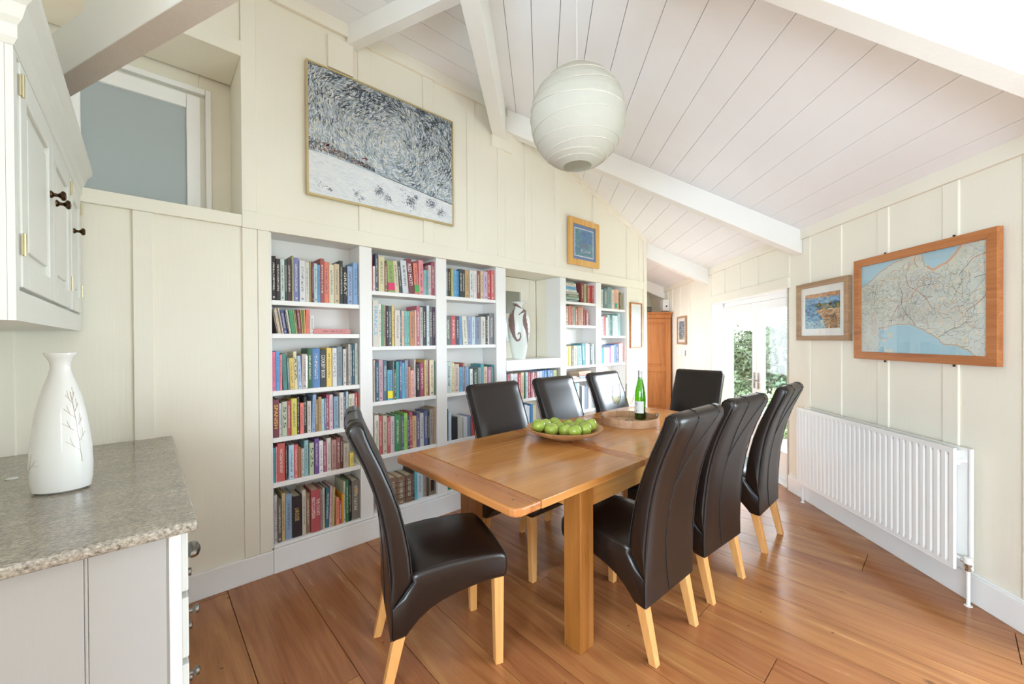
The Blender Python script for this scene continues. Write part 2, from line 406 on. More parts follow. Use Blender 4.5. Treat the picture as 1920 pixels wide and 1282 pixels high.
rafter('trim_6', -2.6, .10, RIDGE, SW-.001)
mb = MB()                                    # ridge beam
mb.hexa([RW(-4.1, -.445, 3.33), RW(-4.1, RIDGE, 3.33), RW(3.80, RIDGE, 3.33), RW(3.69, -.445, 3.33), RW(-4.1, -.445, ZT), RW(-4.1, RIDGE, ZT), RW(3.80, RIDGE, ZT), RW(3.69, -.445, ZT)])
struct(mb, 'trim_7', M['beam'], bevel=.004)
def flatbeam(name, x, y, ang, ln, w, z0, z1, m):
    a = R_(ang); u = Vector((math.cos(a), math.sin(a), 0)); n = Vector((-u.y, u.x, 0)); o = Vector((x, y, 0))
    p = [o, o+u*ln, o+u*ln+n*w, o+n*w]; mb = MB()
    mb.hexa([q+Vector((0, 0, z0)) for q in p]+[q+Vector((0, 0, z1)) for q in p]); return struct(mb, name, m, bevel=.003)
flatbeam('trim_8', 1.06, BW-.02, -69.3, 1.63, .075, 3.51, ZT, M['beam'])
flatbeam('trim_9', 2.42, BW-.06, 111.5, .02, .02, 3.6, ZT, M['beam'])
# heavy rough-sawn tie beam over the kitchen corner
a = R_(-67.1); u = Vector((math.cos(a), math.sin(a), 0)); nn = Vector((-u.y, u.x, 0))
o0 = Vector((-.393, 2.85, 0)); LB = 3.4
p = [o0-nn*.07, o0+u*LB-nn*.07, o0+u*LB, o0]
mb = MB(); mb.hexa([q+Vector((0, 0, 2.45)) for q in p]+[q+Vector((0, 0, 2.453)) for q in p]); struct(mb, 'trim_10', M['rough'])
mb = MB(); mb.hexa([q+Vector((0, 0, 2.453)) for q in p]+[q+Vector((0, 0, 2.64)) for q in p]); struct(mb, 'trim_11', M['beam'], bevel=.004)
mb = MB(); q0 = o0+u*.75-nn*.06                # brace rising from the tie beam
mb.hexa([q0+Vector((0, 0, 2.641)), q0+u*.1+Vector((0, 0, 2.641)), q0+u*.1+nn*.05+Vector((0, 0, 2.641)), q0+nn*.05+Vector((0, 0, 2.641)),
         q0+u*.6+Vector((0, 0, 3.64)), q0+u*.7+Vector((0, 0, 3.64)), q0+u*.7+nn*.05+Vector((0, 0, 3.64)), q0+u*.6+nn*.05+Vector((0, 0, 3.64))])
struct(mb, 'trim_12', M['beam'])

# bookcase wall: above the rail, following the ceiling
ZR0, ZR1 = 2.127, 2.23
def topz(x): return min(ZT+.015, K(.685*x-.7286*BW)+.015)
mb = MB()
def wslab(pts, y0=BW, y1=BW+.36): mb.prism(pts, lambda x, z: (x, y0, z), lambda x, z: (x, y1, z))
xk = 2.54
wslab([(.435, ZR1-.03), (4.632, ZR1-.03), (4.632, topz(4.632)), (3.9, topz(3.9)), (3.1, topz(3.1)), (xk, ZT+.015), (.435, ZT+.015)], BW, BW+.20)
wslab([(4.633, 0), (5.14, 0), (5.14, topz(5.14)), (4.633, topz(4.633))], BW, BW+.38)
wslab([(-.60, 3.14), (.434, 3.14), (.434, ZT+.015), (-.60, ZT+.015)], BW, BW+.36)    # over the clerestory
wslab([(-.60, 0), (.577, 0), (.577, 2.13), (-.60, 2.13)], BW, BW+.36)
struct(mb, 'wall_left', M['cream'])
mb = MB()
mb.box((-.6, 3.245, 0), (.27, 3.30, 2.23)); mb.box((.271, 3.245, 0), (5.13, 3.30, 3.7)); mb.box((-.6, 3.245, 2.97), (.27, 3.30, 3.7))
mb.box((.436, BW+.201, 2.14), (.47, 3.244, 3.2))
struct(mb, 'wall_back_recess', M['cream'])
# rail, pilasters, battens on that wall
def bat(x0, x1, z0, z1, t=.016, m='cream', y=BW): mb.box((x0, y-t, z0), (x1, y+.004, z1))
mb = MB()
bat(-.6, .434, 2.13, 2.20, .022); mb.box((-.6, BW+.001, 2.131), (.434, BW+.383, 2.199))
bat(.435, 5.064, ZR0, ZR1, .02)
bat(-.6, .44, 3.14, 3.23, .018)
struct(mb, 'trim_13', M['cream'], bevel=.003)
mb = MB()
bat(.435, .512, 2.231, 3.559)
for x in (1.138, 1.658, 2.44, 2.883-.09, 3.334-.09, 4.006-.09, 4.65, 4.957): 
    bat(x, x+.09, ZR1+.001, min(3.559 if x < 2.4 else 3.62, K(.685*(x+.09)-.7286*BW)-.06))
bat(2.09, 2.172, ZR1+.001, 3.559)
bat(2.36, 2.62, 3.23, 3.33, .03)             # bearer under the ridge beam
bat(.93, 1.10, 3.30, 3.52, .028)
bat(.44, 2.40, 3.56, 3.65, .03)              # cornice along the flat ceiling
struct(mb, 'trim_14', M['cream'], bevel=.003)
mb = MB()                                    # cornice following the slope
for x0, x1 in ((2.56, 5.12),):
    z0, z1 = K(.685*x0-.7286*BW), K(.685*x1-.7286*BW)
    mb.prism([(x0, z0-.07), (x1, z1-.07), (x1, z1), (x0, z0)], lambda x, z: (x, BW-.02, z), lambda x, z: (x, BW+.003, z))
struct(mb, 'trim_15', M['cream'], bevel=.002)
mb = MB()
bat(-.60, -.43, .149, 2.129, .014); bat(-.04, .04, .149, 2.129, .018); bat(.435, .512, .149, 2.126, .018)
bat(.513, .577, .149, 2.126, .02); bat(4.633, 4.70, .149, 2.126, .02); bat(5.065, 5.145, .149, topz(5.14)-.02, .021)
struct(mb, 'trim_16', M['cream'], bevel=.003)
mb = MB(); mb.box((-.6, BW-.022, 0), (.584, BW, .148)); mb.box((4.6305, BW-.022, 0), (5.15, BW, .148))
struct(mb, 'baseboard_left', M['white'], bevel=.004)
# clerestory window in the recess above the panelled wall
mb = MB(); y = 3.215
mb.box((-.6, y-.02, 2.201), (.272, y+.03, 2.262)); mb.box((.205, y-.02, 2.263), (.272, y+.03, 2.985)); mb.box((-.6, y-.02, 2.90), (.204, y+.03, 2.985))
mb.box((-.30, y-.02, 2.263), (-.245, y+.03, 2.899)); mb.box((.30, y-.01, 2.201), (.33, y+.029, 3.05)); mb.box((-.6, y-.01, 3.015), (.299, y+.029, 3.05))
w = struct(mb, 'window_1', M['white'], bevel=.004)
MB().box((-.25, y+.0, 2.255), (.21, y+.008, 2.905)).build('pane', M['frost'], w)
# room beyond the pane is only the recess; side wall of the kitchen corner
mb = MB(); mb.box((-.64, .9, 0), (-.56, 3.3, ZT+.05)); mb.box((-3.08, .88, 0), (-.56, .96, ZT+.05)); struct(mb, 'wall_kitchen', M['cream'])
def wall_open(name, A, B, z1, openings, m, th=.1):
    "wall from A to B with rectangular openings (t0, t1, z0, z1)"
    A, B = Vector(A), Vector(B); L = (B-A).length; u = (B-A)/L; n = Vector((u.y, -u.x, 0))
    mb = MB()
    def seg(t0, t1, za, zb):
        if t1-t0 < 1e-4 or zb-za < 1e-4: return
        p = [A+u*t0, A+u*t1, A+u*t1+n*th, A+u*t0+n*th]
        mb.hexa([q+Vector((0, 0, za)) for q in p]+[q+Vector((0, 0, zb)) for q in p])
    t = 0
    for t0, t1, za, zb in sorted(openings):
        seg(t, t0, 0, z1); seg(t0, t1, 0, za); seg(t0, t1, zb, z1); t = t1
    seg(t, L, 0, z1)
    return struct(mb, name, m)
# radiator wall: runs along dR, window behind the camera, glazed doors beyond the radiator
DO0, DO1, DOZ = 4.06, 5.78, 1.93
def rt(d): return d+4.1
wall_open('wall_right', RW(-4.1, SW), RW(8.98, SW), 2.44, [(rt(.0), rt(1.9), .25, 1.9), (rt(DO0), rt(DO1), 0, DOZ)], M['cream'], .12)
mb = MB(MR)
def rbox(d0, d1, z0, z1, t0=0, t1=.018): mb.box((d0, -SW-.003 if t0 == 0 else -SW+t0, z0), (d1, -SW+t1, z1))
rbox(-2.3, 8.88, 2.34, 2.43, 0, .022)
for d0, d1 in ((2.45, 2.54), (2.91, 3.0), (3.34, 3.43), (3.71, 3.80), (2.055, 2.145)): rbox(d0, d1, .163, 2.339, 0, .011)
for d0, d1 in ((4.0, 4.06), (4.56, 4.63), (4.96, 5.03), (5.36, 5.43)): rbox(d0, d1, 2.031, 2.339, 0, .012)
for d0, d1 in ((5.78, 5.86), (6.56, 6.64), (7.03, 7.11), (7.42, 7.5), (7.68, 7.74)): rbox(d0, d1, .151, 2.339, 0, .011)
rbox(DO0-.06, DO1+.06, DOZ, 2.03, 0, .024)
struct(mb, 'trim_17', M['cream'], bevel=.003)
mb = MB(MR); rbox(-4.1, DO0-.05, 0, .15, 0, .024); rbox(DO1+.0, 8.9, 0, .15, 0, .024); mb.box((-4.1, -SW, .15), (DO0-.05, -SW+.012, .162))
struct(mb, 'baseboard_right', M['white'], bevel=.004)
# end wall of the passage and the walls that close the room out of view
wall_open('wall_end', RW(8.9, SW+.1), RW(8.9, .9), 2.85, [], M['cream'])
wall_open('wall_passage', RW(8.95, 1.05), RW(5.9, 1.05), 3.3, [(1.65, 2.85, .85, 2.15)], M['cream'])  # opening added to let the unseen passage fill lamp through
mb = MB(MR)
for s in (1.5, 1.66, 1.82, 1.98, 2.14, 2.30): mb.box((8.88, -s-.025, .1), (8.905, -s+.025, 2.6))
mb.box((8.875, -SW, 2.18), (8.899, -1.2, 2.24)); struct(mb, 'trim_18', M['cream'])
wall_open('wall_rear', RW(-4.1, -1.6), RW(-4.1, SW+.1), 3.7, [(1.5, 3.6, .7, 2.2)], M['cream'])  # unseen opening put in for the rear fill lamp
wall_open('wall_far_kitchen', (-3.05, .95, 0), (-3.05, -4.2, 0), 3.7, [(.65, 3.15, .6, 2.1)], M['cream'])

# glazed double doors to the garden
def glazed_doors():
    yo = -SW-.10
    f = MB(MR)                               # fixed frame and reveals
    f.box((DO0-.04, yo-.03, 0), (DO0+.0, -SW, DOZ)); f.box((5.52, yo-.03, 0), (5.60, yo+.03, DOZ)); f.box((DO0-.04, yo-.03, 1.86), (5.6, yo+.03, DOZ))
    f.hexa([(5.52, yo-.03, 0), (5.84, yo-.03, 0), (5.84, -SW, 0), (5.78, -SW, 0), (5.52, yo-.03, DOZ), (5.84, yo-.03, DOZ), (5.84, -SW, DOZ), (5.78, -SW, DOZ)])
    f.box((DO0-.04, yo-.03, -.01), (5.6, -SW+.0, .012))
    f.box((DO0-.04, yo, 1.915), (5.8, -SW, DOZ+.005))
    fr = struct(f, 'door_1', M['white'], bevel=.004)
    for i, (a, b, ga, gb) in enumerate(((4.02, 4.76, 4.11, 4.66), (4.765, 5.5, 4.86, 5.40))):
        m = MB(MR); z1 = 1.86; gz0, gz1 = .30, 1.765
        m.box((a, yo-.022, .015), (ga, yo+.022, z1)); m.box((gb, yo-.022, .015), (b, yo+.022, z1))
        m.box((ga, yo-.022, .015), (gb, yo+.022, gz0)); m.box((ga, yo-.022, gz1), (gb, yo+.022, z1))
        lf = m.build('door_leaf', M['white'], fr, bevel=.005)
        MB(MR).box((ga-.005, yo-.004, gz0-.005), (gb+.005, yo+.004, gz1+.005)).build('pane', M['pane'], lf)
    h = MB(MR)
    for hd, sgn in ((4.80, 1), (4.715, -1)):
        h.box((hd-.014, yo+.022, .88), (hd+.014, yo+.03, 1.06))
        h.tube([(hd, yo+.03, .975), (hd, yo+.065, .975), (hd+sgn*.02, yo+.07, .975), (hd+sgn*.13, yo+.07, .972)], .008, 8)
    h.build('door_handle', M['chrome'], fr, smooth=True)
glazed_doors()
mb = MB(MR); mb.box((-.06, -SW-.08, .19), (1.96, -SW-.02, .25)); mb.box((-.06, -SW-.08, 1.9), (1.96, -SW-.02, 1.96))
for d in (-.06, .92, 1.9): mb.box((d, -SW-.08, .2), (d+.06, -SW-.02, 1.95))
struct(mb, 'window_2', M['white'])
# ================================================================ GARDEN
def garden():
    mb = MB(MR); mb.box((-14, -SW-22, -.12), (22, -SW-1.9, -.05)); tag(mb.build('lawn', M['grass']), 'green lawn seen low through the glazed doors', 'lawn'); 
    bpy.data.objects['lawn']['kind'] = 'structure'
    mb = MB(MR); mb.box((-6, -SW-1.9, -.10), (12, -SW-.13, -.02)); struct(mb, 'terrace', M['patio'])
    rnd = random.Random(5)
    mb = MB(MR)
    for k in range(90):
        d = 5.2+rnd.random()*7; z = rnd.random()*.62; r = rnd.uniform(.07, .16)
        mb.box((d-r, -SW-3.9-rnd.random()*.1, z-.05), (d+r, -SW-3.65+rnd.random()*.08, z+.08+rnd.random()*.05))
    mb.box((4.6, -SW-4.1, -.1), (12.5, -SW-3.75, .62))
    tag(mb.build('garden_wall', M['stone'], bevel=.02), 'low rubble stone garden wall behind the plants outside the glazed doors', 'garden wall')
    def shrub(label, c, r, n, leaf, mt, name='garden_shrub'):
        b = MB(MR)
        for k in range(n):
            u = rnd.uniform(-1, 1); t = rnd.random()*2*math.pi; q = math.sqrt(1-u*u); rr = rnd.random()**.35
            lump = 1+.18*math.sin(5*t+3*u)+.12*math.sin(9*u+t*2)
            p = Vector((c[0]+r[0]*q*math.cos(t)*rr*lump, c[1]+r[1]*q*math.sin(t)*rr*lump, max(.02, c[2]+r[2]*u*rr*lump)))
            a = Vector((rnd.gauss(0, 1), rnd.gauss(0, 1), rnd.gauss(0, 1)+.4)).normalized(); w_ = a.orthogonal().normalized()
            w_ = (w_*math.cos(k)+a.cross(w_)*math.sin(k)); v_ = a.cross(w_)
            L = leaf*rnd.uniform(.6, 1.3)
            b.face([p-v_*L*.5, p+w_*L*.28, p+v_*L*.5, p-w_*L*.28])
        o = b.build(name, mt, fixn=False)
        st = MB(MR)
        for k in range(5):
            a = k*1.3; st.tube([(c[0]+.05*math.cos(a), c[1]+.05*math.sin(a), -.08), (c[0]+r[0]*.3*math.cos(a), c[1]+r[1]*.3*math.sin(a), c[2]*.7), (c[0]+r[0]*.55*math.cos(a), c[1]+r[1]*.55*math.sin(a), c[2]+r[2]*.4)], [.03, .02, .008], 6)
        st.build('stem', M['twig'], o)
        tag(o, label, 'shrub', 'shrubs outside the glazed doors')
    S0 = -SW
    shrub('large round dark green shrub seen through the nearer leaf of the glazed doors', (7.4, S0-2.2, .95), (1.05, .6, .85), 5200, .11, M['leaf3'])
    shrub('tall pale green shrub seen through the farther leaf of the glazed doors', (9.9, S0-2.3, .85), (1.0, .6, .72), 4200, .11, M['leaf'])
    shrub('low bright green plants at the foot of the stone garden wall', (6.4, S0-1.3, .25), (.7, .35, .35), 2600, .08, M['leaf2'])
    shrub('low leafy plant beyond the farther door leaf, in front of the wall', (8.3, S0-1.5, .3), (.8, .35, .4), 2400, .09, M['leaf'])
    shrub('dark background hedge clump farthest out beyond the stone garden wall', (13.0, S0-5.2, .8), (2.4, .8, .95), 5000, .2, M['leaf3'])
garden()
# ================================================================ BOOKCASE
BAYS = {'1': (.59, 1.14), '2': (1.232, 1.775), '3': (1.875, 2.42), '4': (2.54, 3.33), '5': (3.427, 3.98), '6': (4.087, 4.62)}
SHELVES = {'1': (1.706, 1.496, 1.135, .84, .556, .172), '2': (1.815, 1.405, .996, .595, .18), '3': (1.82, 1.407, .998, .595, .18),
           '4': (.86, .5, .18), '5': (1.873, 1.609, 1.15, .995, .63, .18), '6': (1.829, 1.493, 1.15, .80, .48, .18)}
def bookcase():
    t = thing('built_in_bookcase', 'long white built-in bookcase of six bays filling the cream panelled wall', 'bookcase', (.59, BW, 0))
    L = Matrix.Translation((-.59, -BW, 0)); D = .2
    def P(name, mb, m='shelf', **k): return mb.build(name, M[m], t, bevel=.0025, **k)
    mb = MB(L); mb.box((.585, BW+D, .1), (2.50, BW+D+.02, 2.16)); mb.box((3.34, BW+D, .1), (4.64, BW+D+.02, 2.16)); mb.box((2.5005, BW+D, .1), (3.3395, BW+D+.02, 1.147)); P('back_panel', mb)
    ks = sorted(BAYS)
    for a, b in zip(ks, ks[1:]):
        mb = MB(L); mb.box((BAYS[a][1], BW-.004, .151), (BAYS[b][0], BW+D, 2.1265)); P('upright', mb)
    mb = MB(L); mb.box((.5775, BW+.001, .151), (.59, BW+D, 2.126)); P('upright', mb)
    mb = MB(L); mb.box((4.62, BW+.001, .151), (4.6325, BW+D, 2.126)); P('upright', mb)
    mb = MB(L); mb.box((.578, BW+.005, 2.127), (2.4995, BW+D, 2.16)); mb.box((3.3705, BW+.005, 2.127), (4.632, BW+D, 2.16)); P('top_board', mb)
    mb = MB(L); mb.box((.585, BW-.024, 0), (4.63, BW-.0035, .15)); mb.box((.585, BW-.003, .0), (4.63, BW+D, .1365)); P('plinth', mb, 'white')
    for k, zs in SHELVES.items():
        x0, x1 = BAYS[k]
        for z in zs:
            mb = MB(L); th = .03 if z > .3 else z-.151
            mb.box((x0+.0005, BW+.002 if z > .3 else BW-.006, z-th), (x1-.0005, BW+D-.002, z)); P('shelf', mb)
    # display niche: deep sill, linings
    mb = MB(L); mb.box((2.5405, BW-.008, 1.148), (3.3295, BW+.37, 1.25)); P('niche_sill', mb, 'white')
    mb = MB(L); mb.box((2.50, BW+D+.001, 1.251), (2.5395, BW+.36, 2.126)); mb.box((3.3305, BW+D+.001, 1.251), (3.37, BW+.36, 2.126)); mb.box((2.5, BW+.005, 2.127), (3.37, BW+.37, 2.16)); P('niche_lining', mb, 'cream')
bookcase()
mb = MB(); y = 3.222                           # little internal window at the back of the niche
mb.box((2.541, y, 1.252), (3.329, y+.02, 2.125))
mb.box((3.06, y-.03, 1.2505), (3.19, y-.0005, 2.12)); mb.box((2.541, y-.03, 1.97), (3.0595, y-.0005, 2.12)); mb.box((2.541, y-.03, 1.2505), (3.0595, y-.0005, 1.42)); mb.box((2.541, y-.02, 1.69), (3.0595, y-.0005, 1.73))
w = struct(mb, 'window_3', M['cream'], bevel=.003)
MB().box((2.56, y-.012, 1.41), (3.055, y-.004, 1.98)).build('pane', M['darkpane'], w)

ROWS=[
('1.1',1.706,[(0.593,0.616,0.281,'23221f'),(0.617,0.641,0.267,'33242b'),(0.642,0.666,0.266,'c5d6d2'),(0.667,0.68,0.268,'3a5347'),(0.681,0.706,0.273,'4a3336'),(0.707,0.719,0.297,'a8a069'),(0.72,0.749,0.288,'6c74b4'),(0.752,0.785,0.273,'d9dadd'),(0.787,0.815,0.266,'d6d3ca'),(0.816,0.827,0.272,'a08a3c'),(0.828,0.839,0.274,'7b3852'),(0.84,0.861,0.264,'b5cfd8'),(0.862,0.88,0.257,'3c8fc6'),(0.881,0.906,0.303,'a23a38'),(0.907,0.938,0.285,'e0602f'),(0.939,0.971,0.269,'d8d4b4'),(0.973,1.008,0.279,'cdb591'),(1.009,1.03,0.304,'3a403c'),(1.033,1.062,0.263,'2c2a33',{'t': 'GREAT', 'tc': 'e0d8c8'}),(1.063,1.1,0.273,'86a3cf'),(1.101,1.133,0.302,'6f9fd0')]),
('1.2',1.496,[(0.596,0.603,0.147,'6a5a50',{'l':-10}),(0.604,0.611,0.156,'d8c9b4',{'l':-9}),(0.612,0.619,0.165,'efe4c8',{'l':-9}),(0.621,0.628,0.166,'b5835c',{'l':-9}),(0.629,0.636,0.167,'d9d0c2',{'l':-9}),(0.637,0.658,0.155,'3f4a8c',{'l':-8}),(0.659,0.669,0.153,'2b2625',{'l':-8}),(0.67,0.681,0.157,'e4dccf',{'l':-8}),(0.682,0.708,0.155,'2f9a58',{'l':-7}),(0.709,0.716,0.158,'c9b27a',{'l':-7}),(0.717,0.724,0.159,'7d6a3c',{'l':-6}),(0.726,0.744,0.161,'8f3a48',{'l':-5}),(0.745,0.752,0.16,'c7b34f',{'l':-4}),(0.754,0.761,0.161,'7b9a4a',{'l':-3}),(0.762,0.771,0.16,'e8a63c',{'l':-2}),(0.785,0.809,0.164,'e8583a',{'band':1}),(0.815,0.84,0.124,'e6e4e0')]),
('1.3',1.135,[(0.593,0.611,0.249,'e8407f'),(0.612,0.631,0.254,'2f8fd4'),(0.632,0.648,0.232,'ee5a78'),(0.649,0.675,0.236,'3f8f86',{'l':-2}),(0.676,0.688,0.214,'5f7f8a',{'l':-2}),(0.689,0.715,0.207,'e0bc2c',{'l':-2}),(0.716,0.736,0.248,'e6dcae',{'l': -2, 't': 'AGA', 'tc': '333333'}),(0.737,0.757,0.22,'a8c4e8',{'l':-2}),(0.758,0.791,0.231,'c9b8ae',{'sp':1}),(0.792,0.822,0.267,'2b6644'),(0.823,0.871,0.267,'2c78bd',{'d':0.0}),(0.873,0.913,0.257,'3a4048',{'t': 'COOKERY BOOK', 'tc': 'f0ede6'}),(0.917,0.95,0.269,'f0c81e'),(0.955,0.985,0.267,'e4e2de',{'t': 'RECIPES', 'tc': '8a8f94'}),(0.988,1.023,0.276,'7d94a4'),(1.027,1.046,0.26,'d9d3cc'),(1.047,1.06,0.269,'8f8580'),(1.062,1.078,0.293,'c0b8ac'),(1.079,1.092,0.289,'6b7c8c'),(1.094,1.11,0.293,'2a6275'),(1.111,1.131,0.299,'bcc4bd')]),
('1.4',0.840,[(0.593,0.626,0.244,'7b2435',{'t': 'SPANISH', 'tc': 'f0c84c'}),(0.627,0.643,0.217,'c9ccc8'),(0.645,0.673,0.225,'bfc7ae',{'t': '525', 'tc': '3a4a38'}),(0.674,0.696,0.228,'b5302e'),(0.698,0.73,0.24,'dccc28'),(0.731,0.746,0.248,'4a4444'),(0.749,0.771,0.206,'ee5a48'),(0.772,0.79,0.244,'33362f'),(0.792,0.816,0.213,'cfc8bd'),(0.819,0.84,0.253,'7fa6d4',{'l':2}),(0.841,0.86,0.219,'9a7a4c'),(0.861,0.881,0.235,'b8914f'),(0.882,0.899,0.218,'a9d4e0'),(0.9,0.913,0.222,'5d80a8'),(0.914,0.931,0.245,'b02a4a'),(0.933,0.957,0.242,'d8b8c4'),(0.962,0.995,0.227,'7fa4bc'),(0.999,1.027,0.251,'d8cfc6'),(1.029,1.047,0.253,'2c4d72'),(1.048,1.063,0.253,'b8cdd4'),(1.065,1.09,0.233,'dcd6b8',{'t': 'ENGLAND', 'tc': '4a4a2a'}),(1.091,1.107,0.234,'e8e0d8'),(1.11,1.129,0.241,'c02848'),(1.13,1.137,0.234,'a8603c')]),
('1.5',0.556,[(0.593,0.606,0.222,'1f98a4'),(0.607,0.616,0.228,'e08a94'),(0.618,0.66,0.245,'c8342c',{'d':0.01}),(0.663,0.672,0.226,'6a4a48'),(0.682,0.712,0.224,'a9d2ec'),(0.713,0.736,0.222,'e03c3c'),(0.737,0.745,0.207,'a87a5c'),(0.746,0.753,0.2,'9a6c50'),(0.755,0.772,0.189,'cfc9c0'),(0.773,0.798,0.239,'7fbcc4'),(0.806,0.834,0.216,'c4cfaa',{'t': '525', 'tc': '35604a'}),(0.836,0.862,0.24,'6f3f9a'),(0.865,0.89,0.221,'eceaf0'),(0.891,0.913,0.21,'b04a74'),(0.915,0.942,0.23,'d8cfc4'),(0.945,0.977,0.212,'b8837c'),(0.978,1.003,0.222,'8f4a48'),(1.004,1.023,0.224,'5c2c2c'),(1.026,1.064,0.173,'bcae9c'),(1.068,1.094,0.1,'f0d424')]),
('1.6',0.172,[(0.596,0.613,0.308,'c6c2be'),(0.614,0.636,0.281,'6a5c58'),(0.638,0.658,0.308,'c4ab6c'),(0.66,0.697,0.294,'7d9dc0'),(0.698,0.756,0.27,'2c1c20',{'t': 'LAROUSSE', 'tc': 'd8b86c'}),(0.757,0.78,0.299,'cbc2b2'),(0.781,0.807,0.269,'8f6c44'),(0.809,0.868,0.284,'b5202e',{'t': "THE COOK'S|ENCYCLOPEDIA", 'tc': 'f2e8e4', 'd': -0.03}),(0.869,0.885,0.277,'9a8c88'),(0.886,0.898,0.282,'c8c0a0'),(0.9,0.926,0.274,'28687a',{'l':2}),(0.927,0.943,0.28,'e0a8b8',{'l':2}),(0.944,0.957,0.27,'c8b86a',{'l':2}),(0.959,0.971,0.194,'8f6438'),(0.972,0.992,0.19,'e8783c'),(0.993,1.011,0.16,'b02c5c'),(1.012,1.022,0.205,'e09a2c'),(1.023,1.036,0.293,'c8cfb4'),(1.037,1.057,0.295,'2c7a4c',{'l':0}),(1.059,1.074,0.296,'2c2a28'),(1.08,1.137,0.281,'7d756a',{'patch':1})]),
('2.1',1.815,[(1.235,1.246,0.273,'e0768c'),(1.248,1.263,0.186,'e8dcd6'),(1.264,1.286,0.281,'4a5470'),(1.29,1.336,0.265,'d8cd9a'),(1.337,1.359,0.223,'8a5c4c'),(1.36,1.414,0.24,'8faf4c',{'l':-3,'band2':'d83a6c'}),(1.415,1.449,0.246,'d8c8a4',{'l':-4}),(1.451,1.474,0.243,'4a5054',{'l':-5}),(1.476,1.524,0.258,'cfd4da',{'l':-5}),(1.525,1.573,0.274,'7d2c3c',{'l': -6, 't': 'RED HOT!', 'tc': 'f4e8e8'}),(1.574,1.612,0.25,'e0643c',{'l':-3,'band2':'4aa85c'}),(1.615,1.656,0.279,'e07a84',{'l':-1}),(1.659,1.678,0.206,'8fb8b4'),(1.68,1.706,0.206,'54a0a8'),(1.709,1.735,0.25,'d8b8b8'),(1.74,1.772,0.281,'9c3450')]),
('2.2',1.405,[(1.243,1.286,0.346,'d8d0c4',{'t': 'FRANCE', 'tc': '4ab0dc'}),(1.288,1.311,0.32,'e4e2da'),(1.312,1.323,0.318,'58a474'),(1.324,1.346,0.313,'a8987c'),(1.348,1.368,0.311,'3c342e'),(1.369,1.392,0.309,'5c6478'),(1.393,1.413,0.314,'e0c44c'),(1.417,1.461,0.28,'dcd0c8'),(1.463,1.474,0.282,'2f6878'),(1.475,1.498,0.276,'e8b48c'),(1.501,1.522,0.277,'6ab8c4'),(1.523,1.544,0.275,'5cbc9a'),(1.545,1.59,0.276,'c07848'),(1.592,1.602,0.288,'d8ccb8'),(1.603,1.632,0.322,'c44a68'),(1.633,1.659,0.313,'b8bcb4'),(1.66,1.692,0.322,'4c4248'),(1.694,1.717,0.33,'c8dce4'),(1.718,1.745,0.321,'6a6660'),(1.748,1.772,0.32,'4a2c4c')]),
('2.3',0.996,[(1.246,1.261,0.31,'c8b4a8'),(1.262,1.286,0.299,'2f5c74'),(1.288,1.32,0.311,'c89aa8'),(1.323,1.352,0.307,'4a6c7c',{'t': 'MODERN COOKING', 'tc': 'c8dce0'}),(1.355,1.396,0.233,'3fa0c4',{'band2':'f0e02c'}),(1.397,1.407,0.298,'8a8a8c'),(1.408,1.426,0.237,'5a5c3c'),(1.427,1.45,0.293,'1fa0a4'),(1.452,1.475,0.295,'5c5c9c'),(1.476,1.497,0.281,'3cb0c8'),(1.499,1.525,0.3,'8c90b4'),(1.53,1.55,0.248,'c8844c'),(1.551,1.579,0.219,'f09a94'),(1.58,1.592,0.304,'dcd0cc'),(1.596,1.63,0.268,'3c3438'),(1.633,1.668,0.274,'a82c5c'),(1.669,1.684,0.297,'e0bc5c'),(1.685,1.706,0.3,'b4a684'),(1.708,1.716,0.292,'7c3c3c'),(1.718,1.762,0.295,'e8d4b0'),(1.764,1.772,0.283,'5a8a7c')]),
('2.4',0.595,[(1.252,1.284,0.303,'e0dccb',{'t': 'PERFECT COOKING', 'tc': '2c3c2c'}),(1.287,1.314,0.292,'c4343c'),(1.316,1.348,0.291,'c9bca4'),(1.349,1.377,0.277,'c03c48'),(1.378,1.412,0.276,'c8c4cc'),(1.414,1.456,0.285,'2c8a50'),(1.457,1.466,0.278,'6a7a5c'),(1.467,1.485,0.272,'4c6488'),(1.488,1.516,0.289,'8ccc34'),(1.518,1.531,0.27,'3a4468'),(1.533,1.56,0.291,'b4284c'),(1.562,1.596,0.256,'d0a860'),(1.599,1.627,0.272,'54548c'),(1.628,1.662,0.271,'c4c0c0'),(1.665,1.695,0.285,'4c5a8c'),(1.697,1.715,0.274,'2c2c34'),(1.716,1.749,0.296,'a09890'),(1.751,1.772,0.303,'c49a68')]),
('2.5',0.180,[(1.316,1.359,0.222,'b84c3c'),(1.363,1.428,0.223,'8a6a50',{'rib':1}),(1.431,1.495,0.215,'8f7054',{'rib':1}),(1.498,1.56,0.215,'7d5c44',{'rib':1}),(1.563,1.576,0.253,'3c342e'),(1.578,1.6,0.237,'2fb4c4'),(1.602,1.653,0.216,'b8ccd8'),(1.654,1.689,0.182,'a89884'),(1.691,1.702,0.184,'5c4c40'),(1.704,1.772,0.174,'8f7860',{'patch':2})]),
('3.1',1.820,[(1.878,1.899,0.239,'5f7490'),(1.901,1.928,0.239,'3c4038'),(1.929,1.942,0.239,'b89c3c'),(1.943,1.961,0.232,'b8ccc0'),(1.962,1.984,0.234,'3aa8cc'),(1.986,2.018,0.231,'2f8cc8'),(2.019,2.048,0.247,'2f4450'),(2.049,2.081,0.248,'4c443c'),(2.082,2.124,0.249,'c09c5c'),(2.128,2.166,0.251,'d4d8dc'),(2.169,2.204,0.252,'e0dcd4'),(2.207,2.247,0.254,'8f4c48'),(2.25,2.283,0.255,'d8bc94'),(2.286,2.331,0.258,'c8b0cc'),(2.334,2.371,0.271,'c02c3c'),(2.373,2.409,0.277,'d8443c')]),
